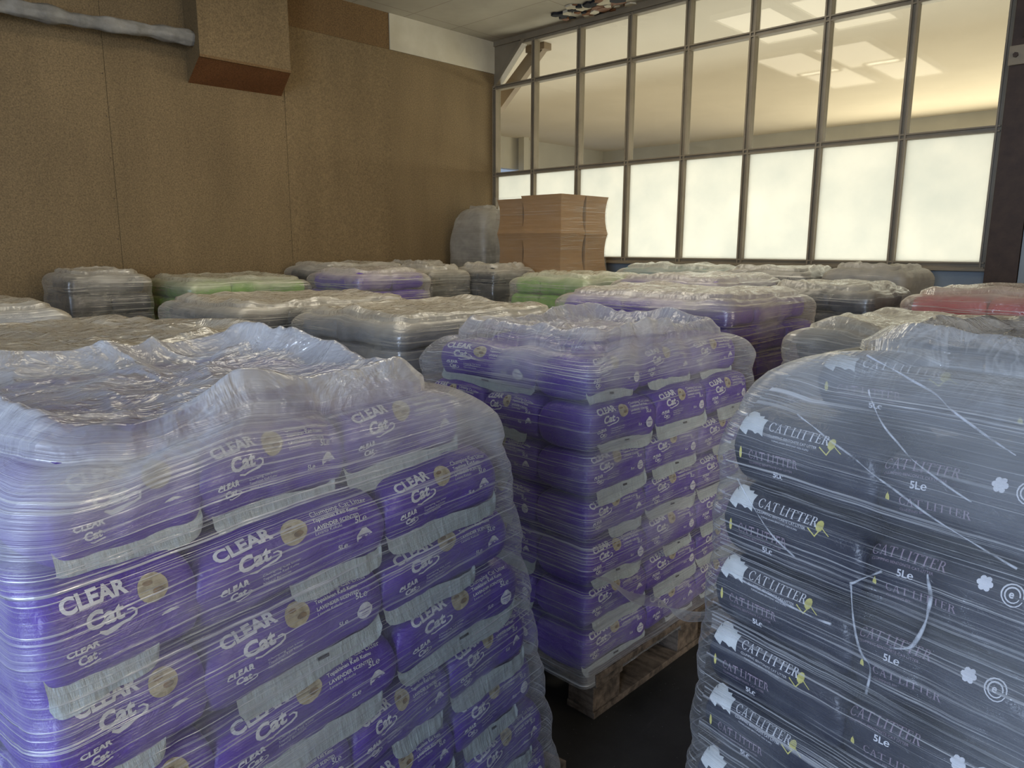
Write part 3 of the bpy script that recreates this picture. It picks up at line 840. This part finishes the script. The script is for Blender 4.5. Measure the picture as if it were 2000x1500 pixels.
def film_mesh(st, z_lo, nu, nv_s, nv_c, seed, r=.05, off=.018, bulge=.010, shoulder=.05, sh_h=.09, lip=.03, fold=.022, sag=.02, fx=3.0, fy=8.0, haze_top=.2, hollow=0.0, hz_side=0.0, veil_top=.25, hz_x=0.0, uneven=.02, loose=.0):
    ztop = st.levels[-1]
    lv = np.array(st.levels)
    def ring(z, inset):
        x0, x1, y0, y1 = st.rect(z)
        x0, x1, y0, y1 = x0-off+inset, x1+off-inset, y0-off+inset, y1+off-inset
        return x0, x1, y0, y1
    def rr(x0, x1, y0, y1, rad, n):
        """rounded rectangle, n points, evenly spaced; returns points, outward normals"""
        w, h = x1-x0, y1-y0; seg = [w-2*rad, PI/2*rad, h-2*rad, PI/2*rad]*2
        tot = sum(seg); s = np.arange(n)/n*tot; P = np.zeros((n, 2)); N = np.zeros((n, 2)); acc = 0
        for q in range(8):
            m = (s >= acc-1e-9) & (s < acc+seg[q]+1e-9); t = s[m]-acc
            if q == 0: P[m] = np.stack([x0+rad+t, 0*t+y0], -1); N[m] = (0, -1)
            if q == 2: P[m] = np.stack([0*t+x1, y0+rad+t], -1); N[m] = (1, 0)
            if q == 4: P[m] = np.stack([x1-rad-t, 0*t+y1], -1); N[m] = (0, 1)
            if q == 6: P[m] = np.stack([0*t+x0, y1-rad-t], -1); N[m] = (-1, 0)
            if q % 2:
                cx, cy, a0 = [(x1-rad, y0+rad, -PI/2), (x1-rad, y1-rad, 0), (x0+rad, y1-rad, PI/2), (x0+rad, y0+rad, PI)][q//2]
                a = a0+t/rad; N[m] = np.stack([np.cos(a), np.sin(a)], -1); P[m] = np.stack([cx+rad*np.cos(a), cy+rad*np.sin(a)], -1)
            acc += seg[q]
        return P, N, tot
    V, UV, HZ, CPL = [], [], [], []
    zs = np.concatenate([np.linspace(z_lo, ztop-sh_h, nv_s, endpoint=False), ztop-sh_h+sh_h*np.sin(np.linspace(0, PI/2, 12))*1.0])
    th = np.arange(nu)/nu*2*PI; cx_, sx_ = np.cos(th)*2.2, np.sin(th)*2.2      # seamless perimeter coordinates
    un = uneven*np.maximum(-.2, vnoise(cx_*1.1+seed, sx_*1.1, 0, seed+9)+.6*vnoise(cx_*2.7, sx_*2.7, 0, seed+8))
    last = None; vacc = 0
    for j, z in enumerate(zs):
        q = max(0, (z-(ztop-sh_h))/sh_h); ins = shoulder*(1-math.sqrt(max(0, 1-q*q)))
        x0, x1, y0, y1 = ring(z, ins)
        P, N, tot = rr(x0, x1, y0, y1, r+ins*.8, nu)
        k = np.searchsorted(lv, z, side='right')-1
        if 0 <= k < len(lv)-1:
            ph = (z-lv[k])/(lv[k+1]-lv[k]); b = math.sin(PI*ph)**.8
        else: b = .3
        zc = z*9
        d = bulge*(b-.75)*(1+.5*vnoise(cx_*2, sx_*2, zc*.5, seed))
        d = d+.0022*vnoise(cx_*1.3, sx_*1.3, z*60, seed+1)+.0022*fbm(cx_*5, sx_*5, z*22, seed+2, 3)*(1+loose)
        d = d+loose*.012*np.maximum(0, ridged(cx_*1.4+z*2, sx_*1.4+z*5, seed+4, 2)-.78)
        d = np.maximum(d, -.009)
        P2 = P+N*d[:, None]
        zz = z+un*q+0*d
        V.append(np.stack([P2[:, 0], P2[:, 1], zz], -1))
        if last is not None: vacc += float(np.mean(np.linalg.norm(V[-1]-last, axis=1)))
        last = V[-1]
        UV.append(np.stack([np.arange(nu+1)/nu*tot, np.full(nu+1, vacc)], -1))
        qq = max(0, 1-(ztop-z)/.20)
        veil = np.clip(.5+1.6*vnoise(cx_*1.2, sx_*1.2, z*3, seed+50), 0, 1)
        hx = hz_x*np.clip((P2[:, 0]-.30)/.25, 0, 1) if hz_x else 0
        HZ.append(np.full(nu, hz_side+haze_top*q*.5)+veil_top*veil*qq+hx)
        CPL.append(np.full(nu, max(0, (q-.75)/.25)*.6))
    rim = V[-1].copy(); ctr = rim.mean(0)
    for j in range(1, nv_c+1):
        rho = (j/nv_c)**1.15
        sc = 1-rho*.985
        xy = ctr[None, :2]+(rim[:, :2]-ctr[None, :2])*sc
        X, Y = xy[:, 0], xy[:, 1]
        wx = X*3.4+1.1*vnoise(X*3, Y*3, 0, seed+20); wy = Y*3.4+1.1*vnoise(X*3+9, Y*3, 0, seed+21)
        rg = ridged(wx, wy, seed+22, 3)
        rg2 = ridged(X*fx+Y*.8, Y*fy+X*.8, seed+25, 3)
        w = min(1, rho/.12)
        lp = lip*np.exp(-((rho-.10)/.07)**2)*(.75+.6*np.clip(vnoise(cx_*.8+2, sx_*.8, 0, seed+30), -.5, 1))
        tuck = .4*lip*np.clip(vnoise(cx_*2.0, sx_*2.0, rho*4, seed+33), 0, 1)*np.exp(-((rho-.16)/.12)**2)
        pil = .012*np.abs(vnoise(X*4.2, Y*6, 0, seed+40))
        zz = ztop+un*(1-rho)+.014+lp+tuck+w*(fold*(rg-.25)+fold*.6*(rg2-.3)+pil)-sag*(rho**.8)*(1 if hollow == 0 else 1)-hollow*np.clip((rho-.12)/.3, 0, 1)**1.5
        zz = np.maximum(zz, ztop+.012-hollow*np.clip((rho-.12)/.3, 0, 1))
        row = np.stack([X, Y, zz], -1); vacc += float(np.mean(np.linalg.norm(row-V[-1], axis=1))) ; V.append(row)
        UV.append(np.stack([np.arange(nu+1)/nu*tot, np.full(nu+1, vacc)], -1))
        HZ.append(haze_top*(.6+.6*np.clip(rg, 0, 1))+0*X)
        CPL.append(np.full(nu, min(1, .6+rho*4)))
    nr = len(V); V = np.array(V).reshape(-1, 3); HZ = np.array(HZ).reshape(-1)
    V = np.vstack([V, V[-nu:].mean(0)]); HZ = np.append(HZ, haze_top); CP = np.append(np.array(CPL).reshape(-1), 1)
    i = np.arange(nu); i2 = (i+1) % nu
    f = []; uvs = []
    for j in range(nr-1):
        a, b = UV[j], UV[j+1]
        f.append(np.stack([j*nu+i, j*nu+i2, (j+1)*nu+i2, (j+1)*nu+i], -1))
        uvs.append(np.stack([a[i], a[i+1], b[i+1], b[i]], 1))
    f = np.concatenate(f).tolist(); uvs = np.concatenate(uvs).reshape(-1, 2)
    cap = [((nr-1)*nu+a, (nr-1)*nu+(a+1) % nu, len(V)-1) for a in range(nu)]
    uvs = np.vstack([uvs, np.array([[UV[-1][a], UV[-1][a+1], UV[-1][a]+(0, .01)] for a in range(nu)]).reshape(-1, 2)])
    me = bpy.data.meshes.new('stretch_film'); me.from_pydata(V.tolist(), [], f+cap)
    ul = me.uv_layers.new(name='UVMap'); ul.data.foreach_set('uv', uvs.astype(np.float32).ravel())
    at = me.attributes.new('haze', 'FLOAT', 'POINT'); at.data.foreach_set('value', HZ.astype(np.float32))
    at = me.attributes.new('cap', 'FLOAT', 'POINT'); at.data.foreach_set('value', CP.astype(np.float32))
    me.polygons.foreach_set('use_smooth', [True]*len(me.polygons))
    return me

def wrap(st, material, label, **kw):
    me = film_mesh(st, **kw); me.materials.append(M[material])
    o = bpy.data.objects.new('stretch_film', me); C.objects.link(o); o.matrix_world = st.M
    prop(o, label, 'stretch film', 'stretch film round the pallet loads'); return o

# ------------------------------------------------------------------ pallets
def board_mesh(name, x, y, z, bev=.002):
    mb = MB().box(-x/2, x/2, -y/2, y/2, 0, z); o = mb.build(name, M['wood'], None, bevel=bev)
    me = o.data; bpy.data.objects.remove(o); return me
def make_pallet(st, w, d, label, hz=.152, long_axis='y'):
    """deck boards along the long side, cross boards, nine blocks and three runners"""
    root = empty('wooden_pallet'); root.matrix_world = st.M
    prop(root, label, 'pallet', 'wooden pallets under the loads')
    t = .022; bl = hz-3*t-.0
    def part(name, x, y, z, sx, sy, sz):
        key = (name, round(sx, 3), round(sy, 3), round(sz, 3))
        if key not in PM: PM[key] = board_mesh(name, sx, sy, sz)
        o = bpy.data.objects.new(name, PM[key]); C.objects.link(o); o.parent = root; o.location = (x, y, z); return o
    for i in range(5):
        wd = .13 if i in (0, 2, 4) else .10
        part('deck_board', -w/2+.065+i*(w-.13)/4, 0, hz-t, wd, d, t)
    for y in (-d/2+.07, 0, d/2-.07): part('cross_board', 0, y, hz-2*t, w, .14, t)
    for x in (-w/2+.06, 0, w/2-.06):
        for y in (-d/2+.07, 0, d/2-.07): part('block', x, y, t, .10, .14, bl)
        part('runner', x, 0, 0, .11, d, t)
    return root
PM = {}

def levels(zt, n, zp=.152): return [zp+(zt-zp)*i/n for i in range(n+1)]

# --- front left load
L_ = Stack(0, 0, math.radians(9), 0, 0, [.152+.13*k for k in range(9)])
def corner_rect(cx, cy, rot, w, d): # near-left corner of the right-hand face -> local frame centred on it
    return cx, cy
L_.c = Vector((-.885, .175, 0)); L_.M = Matrix.Translation(L_.c) @ Matrix.Rotation(L_.rot, 4, 'Z')
L_.base = (-.80, 0, 0, 1.07); L_.top = (-.80, 0, -.005, .80)
make_pallet(Stack(-.885-.40*math.cos(L_.rot)-.56*math.sin(L_.rot), .175-.40*math.sin(L_.rot)+.56*math.cos(L_.rot), L_.rot, .8, 1.2, [.15, 1]), .8, 1.16, 'wooden pallet under the front left purple load')
load_bags(L_, 'purple', 'front left stack', 'purple bags of the front left stack', 'near', 3, nL=4, main='x', first_short=True, inset_top=.04)
wrap(L_, 'film', 'clear stretch film round the large purple load at front left', z_lo=.09, nu=560, nv_s=210, nv_c=90, seed=3, r=.045, off=.028, shoulder=.075, sh_h=.11, lip=.040, fold=.022, sag=.01, fx=9, fy=1.6, haze_top=.42, uneven=.02, loose=.6, veil_top=.38)

# --- middle load above the visible pallet
M_ = Stack(0, 0, 0, 0, 0, [.152+.1413*k for k in range(8)])
M_.c = Vector((-1.262, 1.625, 0)); M_.M = Matrix.Translation(M_.c)
M_.base = (-.74, 0, 0, .97); M_.top = (-.74, -.005, 0, .97)
make_pallet(Stack(-1.24-.40, 1.655+.56, 0, .8, 1.2, [.15, 1]), .8, 1.12, 'worn wooden pallet under the middle purple load, its corner showing')
load_bags(M_, 'purple', 'middle stack', 'purple bags of the middle stack', 'near', 8, main='x', inset_top=.035)
film_m = wrap(M_, 'film_mid', 'clear stretch film round the tall purple load in the middle', z_lo=.12, nu=460, nv_s=190, nv_c=80, seed=12, r=.035, off=.024, shoulder=.075, sh_h=.09, lip=.045, fold=.030, fx=3, fy=6, uneven=.015, loose=.4)

# --- front right load of black bags
R_ = Stack(0, 0, math.radians(-11.5), 0, 0, [.152, .25, .35, .485, .62, .756, .893, 1.03, 1.167, 1.28])
R_.c = Vector((-.655, 1.192, 0)); R_.M = Matrix.Translation(R_.c) @ Matrix.Rotation(R_.rot, 4, 'Z')
R_.base = (0, 1.15, 0, .95); R_.top = (.05, 1.12, .02, .92)
make_pallet(Stack(-.655+.6*math.cos(R_.rot)-.5*math.sin(R_.rot), 1.192+.6*math.sin(R_.rot)+.5*math.cos(R_.rot), R_.rot, 1.2, 1, [.15, 1]), 1.16, .95, 'wooden pallet under the front right black load')
load_bags(R_, 'navy', 'front right stack', 'black bags of the front right stack', 'near', 5, nR=0, main='y', inset_top=.09)
film_r = wrap(R_, 'film_black', 'clear stretch film round the black load at front right', z_lo=.05, nu=520, nv_s=210, nv_c=80, seed=23, r=.04, off=.024, shoulder=.12, sh_h=.20, lip=.03, fold=.02, sag=.03, fx=2, fy=6, haze_top=.26, uneven=.03, loose=1.0, hz_x=.16)

# loose strands and tails of film
def strand(parent, pts, w, y, m, name='twisted_strand'):
    pts = [Vector(p) for p in pts]; fine = []
    for a in range(len(pts)-1):
        p0, p1, p2, p3 = pts[max(0, a-1)], pts[a], pts[a+1], pts[min(len(pts)-1, a+2)]
        for i in range(8):
            t = i/8; fine.append(.5*((2*p1)+(p2-p0)*t+(2*p0-5*p1+4*p2-p3)*t*t+(3*p1-p0-3*p2+p3)*t**3))
    fine.append(pts[-1]); n = len(fine); mb = MB()
    for i, p in enumerate(fine):
        q = fine[min(i+1, n-1)]-fine[max(i-1, 0)]; q.normalize(); ww = w*(.35+.65*abs(math.sin(i*.23+w*900)))
        for k in range(6):
            a = 2*PI*k/6; mb.v.append((p.x-q.y*math.cos(a)*ww, y-math.sin(a)*min(ww, .0016)-.001*math.sin(i*.7), p.y+q.x*math.cos(a)*ww))
    for i in range(n-1):
        for k in range(6): mb.f.append((i*6+k, i*6+(k+1) % 6, (i+1)*6+(k+1) % 6, (i+1)*6+k)); mb.m.append(0)
    return mb.build(name, m, parent, smooth=True)
M['strand'], nt_, b_n = mat('bunched_film')
b_n.inputs['Base Color'].default_value = (.62, .64, .68, 1); b_n.inputs['Roughness'].default_value = .22
n_ = noise(nt_, coord(nt_), 70, 3); rr_ = ramp(nt_, [(.35, g3(.05)), (.65, g3(.55))]); nt_.links.new(n_.outputs[0], rr_.inputs[0]); nt_.links.new(rr_.outputs[0], b_n.inputs['Alpha'])
for pts, w in (([(.206, 1.194), (.243, 1.175), (.302, 1.147), (.361, 1.118), (.446, 1.083), (.529, 1.058)], .0020), ([(.31, 1.30), (.361, 1.28), (.408, 1.26), (.443, 1.235), (.511, 1.20)], .0022),
               ([(.317, 1.251), (.334, 1.216), (.369, 1.18), (.407, 1.154), (.468, 1.127)], .0018), ([(.362, .99), (.324, .958), (.319, .944), (.338, .862), (.359, .837), (.358, .791)], .0024),
               ([(.121, .882), (.192, .877), (.242, .873), (.292, .875)], .0026), ([(.425, 1.01), (.432, .975), (.428, .935), (.413, .895), (.384, .881)], .0034), ([(.10, 1.06), (.16, .995), (.22, .96)], .0018)):
    strand(film_r, pts, w, -.034, M['strand'])
tv, tu = [], []
for i in range(25):
    t = i/24
    for j in range(9):
        q = j/8
        a = Vector((-1.236, 1.60+.30*q, .50-.16*q)); b = Vector((-.645, 1.40+.05*q, .70-.09*q))
        p = a.lerp(b, t); p.z -= .05*math.sin(PI*t)*(1-.5*q); p.y += .012*math.sin(9*t+q*7); p.z += .008*math.sin(14*t+5*q)
        tv.append(tuple(p)); tu.append((t*.65, q*.2))
tf = [(i*9+j, i*9+j+1, (i+1)*9+j+1, (i+1)*9+j) for i in range(24) for j in range(8)]
me_t = bpy.data.meshes.new('loose_tail'); me_t.from_pydata(tv, [], tf)
ul_ = me_t.uv_layers.new(name='UVMap'); ul_.data.foreach_set('uv', [c for f_ in tf for k in f_ for c in tu[k]])
for nm_ in ('haze', 'cap'): me_t.attributes.new(nm_, 'FLOAT', 'POINT')
me_t.materials.append(M['film_mid']); me_t.polygons.foreach_set('use_smooth', [True]*len(tf))
ot = bpy.data.objects.new('loose_tail', me_t); C.objects.link(ot); ot.parent = film_m; ot.matrix_parent_inverse = film_m.matrix_world.inverted()

# --- loads further back: x0, x1, y0, y1, top, colour, film, stack name, visible layers, turn
FAR = [
 (-3.10, -2.16, .20, 1.22, 1.16, 'grey', 'film_far', 'stack behind front left stack', (1, 1), 26, {}),
 (-5.00, -4.02, .02, 1.05, 1.165, 'silver', 'film_far', 'stack at left picture edge', (0, 1), 0, {}),
 (-6.05, -5.50, 1.45, 1.97, 1.27, 'black', 'film_far', 'small stack against brown wall', (3, 3), 0, {}),
 (-6.05, -5.22, 2.12, 3.08, 1.21, 'green', 'film_far', 'green stack against brown wall', (3, 3), 0, {}),
 (-4.40, -3.45, 1.62, 2.75, 1.155, 'black', 'film_far', 'stack left of grey stack', (2, 2), 0, {}),
 (-3.35, -2.47, 1.87, 2.95, 1.14, 'grey', 'film_far', 'stack behind the two purple ones', (2, 2), 0, {}),
 (-2.60, -1.58, 3.02, 3.95, 1.225, 'purple', 'film_far', 'stack directly behind middle one', (2, 3), 0, {}),
 (-1.20, -.12, 2.75, 3.70, 1.155, 'black', 'film_far', 'stack behind front right stack', (4, 0), 0, {}),
 (-6.10, -5.48, 3.35, 4.30, 1.29, 'black', 'film_far', 'stack behind far purple one', (2, 2), 0, {}),
 (-5.32, -4.62, 3.12, 3.80, 1.265, 'purple', 'film_far', 'far purple stack right of green', (2, 2), 0, {}),
 (-5.35, -4.80, 3.95, 4.40, 1.27, 'black', 'film_far', 'narrow stack right of far purple', (2, 3), 0, {}),
 (-5.10, -4.57, 4.47, 5.00, 1.28, 'black', 'film_far', 'stack below the brown cartons', (3, 3), 0, {}),
 (-6.05, -5.45, 4.38, 4.78, 1.30, 'silver', 'film_far', 'stack before the wrapped cartons', (1, 1), 0, {}),
 (-4.10, -3.32, 4.20, 5.00, 1.235, 'green', 'film_far', 'green stack below brown cartons', (2, 2), 0, {}),
 (-3.80, -2.92, 5.20, 5.85, 1.295, 'teal', 'film_far', 'teal stack by frosted panes', (1, 1), 0, {}),
 (-3.05, -2.22, 4.12, 4.98, 1.255, 'purple', 'film_far', 'purple stack by window wall', (2, 2), 0, {}),
 (-2.78, -2.12, 5.15, 5.80, 1.30, 'black', 'film_far', 'stack beneath the frosted panes', (1, 1), 0, {}),
 (-2.05, -1.42, 4.32, 5.02, 1.225, 'navy', 'film_far', 'dark stack before dusty one', (4, 3), 0, {}),
 (-2.02, -1.52, 5.18, 5.85, 1.32, 'grey', 'film_beige', 'tall dusty stack by window wall', (3, 2), 0, {}),
 (-1.18, -.25, 4.08, 4.95, 1.235, 'red', 'film_far', 'red stack at right', (4, 0), 0, {1: 'red'}),
]
WH = ['behind the front left load', 'at the left picture edge', 'round small black load by brown wall', 'round green load by brown wall', 'round long black load left of grey one',
      'round grey load behind the purple ones', 'round load directly behind middle one', 'round load behind front right one', 'round black load behind far purple one', 'round far purple load right of green',
      'round narrow black load right of far purple', 'round black load below brown cartons', 'round load before the wrapped grey cartons', 'round green load below brown cartons', 'round teal load by frosted panes',
      'round purple load near window wall', 'round low load beneath frosted panes', 'round dark blue load before dusty one', 'round tall dusty load by window wall', 'round red load at right edge']
for i, (x0, x1, y0, y1, zt, colr, fm, sn, nv, turn, ex) in enumerate(FAR):
    w, d = x1-x0, y1-y0
    s = Stack((x0+x1)/2, (y0+y1)/2, math.radians(turn), w, d, levels(zt-.012, 8))
    make_pallet(s, w-.02, d-.02, 'wooden pallet '+WH[i].replace('round', 'under'))
    load_bags(s, colr, sn, '%s bags of the %s' % ({'navy': 'dark blue'}.get(colr, colr), sn), 'far', 40+i, nL=nv[0], nR=nv[1], main='x', flap=False, extra=ex, inset_top=.03)
    near = x1*x1+y0*y0 < 18
    wrap(s, fm, 'hazy stretch film '+WH[i], z_lo=.06, nu=300 if near else 200, nv_s=70 if near else 44, nv_c=46 if near else 30, seed=60+i*3, r=.05, off=.02,
         shoulder=.055, sh_h=.065, lip=.014, fold=.013, sag=.004, haze_top=.36 if fm == 'film_far' else .4, uneven=.014, loose=.5, veil_top=.12)

# ------------------------------------------------------------------ cartons on the far pallets
def carton(name, x0, x1, y0, y1, z0, z1, m, label, group, pinch=.02):
    """carton whose sides are drawn in by the wrap at mid height"""
    n = 9; v, f = [], []
    cx, cy = (x0+x1)/2, (y0+y1)/2; m_ = 7
    for j in range(n):
        t = j/(n-1); p = pinch*math.sin(PI*t)**.8
        a, b, c, d = x0-cx+p, x1-cx-p, y0-cy+p, y1-cy-p
        ring = [(a+(b-a)*k/m_, c) for k in range(m_)]+[(b, c+(d-c)*k/m_) for k in range(m_)]+[(b-(b-a)*k/m_, d) for k in range(m_)]+[(a, d-(d-c)*k/m_) for k in range(m_)]
        v += [(q[0], q[1], (z1-z0)*t) for q in ring]
    N = 4*m_
    for j in range(n-1):
        for k in range(N): f.append((j*N+k, j*N+(k+1) % N, (j+1)*N+(k+1) % N, (j+1)*N+k))
    f.append(tuple(range(N-1, -1, -1))); f.append(tuple(range((n-1)*N, n*N)))
    root = empty(name, (cx, cy, z0)); prop(root, label, 'carton', group)
    mb = MB(); mb.add(v, f); mb.build('box_body', M[m], root)
    MB().box(x0-cx+.01, x1-cx-.01, -.03, .03, z1-z0, z1-z0+.001).build('tape', M['tape'], root)
    return root
cp = Stack(-4.73, 5.40, 0, .84, .70, [.152, 1.9])
make_pallet(cp, .84, .70, 'wooden pallet under the tall stack of brown cartons')
tiers = [.152, .50, .85, 1.22, 1.575, 1.915]
TN = ['bottom', 'second', 'third', 'fourth', 'top']
for k in range(5):
    for (a, b, c, d, w) in ((-4.80, -4.31, 5.055, 5.40, 'front right'), (-5.15, -4.81, 5.09, 5.42, 'front left'), (-4.80, -4.31, 5.41, 5.74, 'rear right'), (-5.15, -4.81, 5.43, 5.74, 'rear left')):
        carton('carton', a, b, c, d, tiers[k]+.001, tiers[k+1]-(.02 if 'left' in w and k == 4 else .0), 'carton',
               'brown cardboard carton, %s tier, %s column of the wrapped stack' % (TN[k], w), 'brown cartons by the glazed wall')
me = bpy.data.meshes.new('stretch_film')
def carton_film():
    zs, V, UV = [], [], []; nu = 160
    out = []
    for k in range(4, 5): pass
    zz = np.linspace(.8, 1.913, 60)
    for z in zz:
        k = max(i for i in range(5) if tiers[i] <= z+1e-6); t = (z-tiers[k])/(tiers[k+1]-tiers[k]); p = .017*math.sin(PI*min(1, t))**.8
        x0, x1, y0, y1 = -5.157+p, -4.303-p, 5.048+p, 5.747-p
        per = []
        for s in np.arange(nu)/nu*4:
            e, q = int(s), s-int(s)
            per.append([(x0+(x1-x0)*q, y0), (x1, y0+(y1-y0)*q), (x1-(x1-x0)*q, y1), (x0, y1-(y1-y0)*q)][e]+(z,))
        V += per
    f = [(j*nu+i, j*nu+(i+1) % nu, (j+1)*nu+(i+1) % nu, (j+1)*nu+i) for j in range(59) for i in range(nu)]
    me.from_pydata(V, [], f); ul = me.uv_layers.new(name='UVMap'); uv = []
    for j in range(59):
        for i in range(nu):
            for (a, b) in ((i, j), (i+1, j), (i+1, j+1), (i, j+1)): uv += [a/nu*3.1, float(zz[b])]
    ul.data.foreach_set('uv', uv); me.attributes.new('haze', 'FLOAT', 'POINT')
    me.materials.append(M['film_box']); o = bpy.data.objects.new('stretch_film', me); C.objects.link(o)
    prop(o, 'clear stretch film round the tall stack of brown cartons', 'stretch film', 'stretch film round the pallet loads')
carton_film()

gp = Stack(-5.80, 5.51, 0, .56, .50, [.152, .6, 1.0, 1.38, 1.66, 1.85])
gp.base = gp.top = (-.26, .27, -.23, .24)
make_pallet(Stack(-5.80, 5.515, 0, .6, .6, [.152, 1]), .56, .48, 'wooden pallet under the wrapped pale cartons')
for k, (a, b, c, d, z0, z1) in enumerate(((-6.05, -5.54, 5.30, 5.74, .153, .6), (-6.05, -5.55, 5.30, 5.74, .601, 1.05), (-6.04, -5.55, 5.30, 5.74, 1.051, 1.47), (-6.00, -5.60, 5.36, 5.68, 1.471, 1.62), (-5.93, -5.64, 5.42, 5.63, 1.621, 1.81))):
    carton('carton', a, b, c, d, z0, z1, 'grey_carton', 'pale carton, %s of the wrapped pile against the brown wall' % ['lowest', 'second', 'third', 'fourth', 'topmost'][k], 'pale wrapped cartons', .005)
wrap(gp, 'film_beige', 'dusty film bundled round pale cartons against the brown wall', z_lo=.3, nu=160, nv_s=60, nv_c=24, seed=200, r=.06, off=.02, shoulder=.12, sh_h=.42, lip=.01, fold=.015, sag=0, haze_top=.1, uneven=.01, loose=1.5)
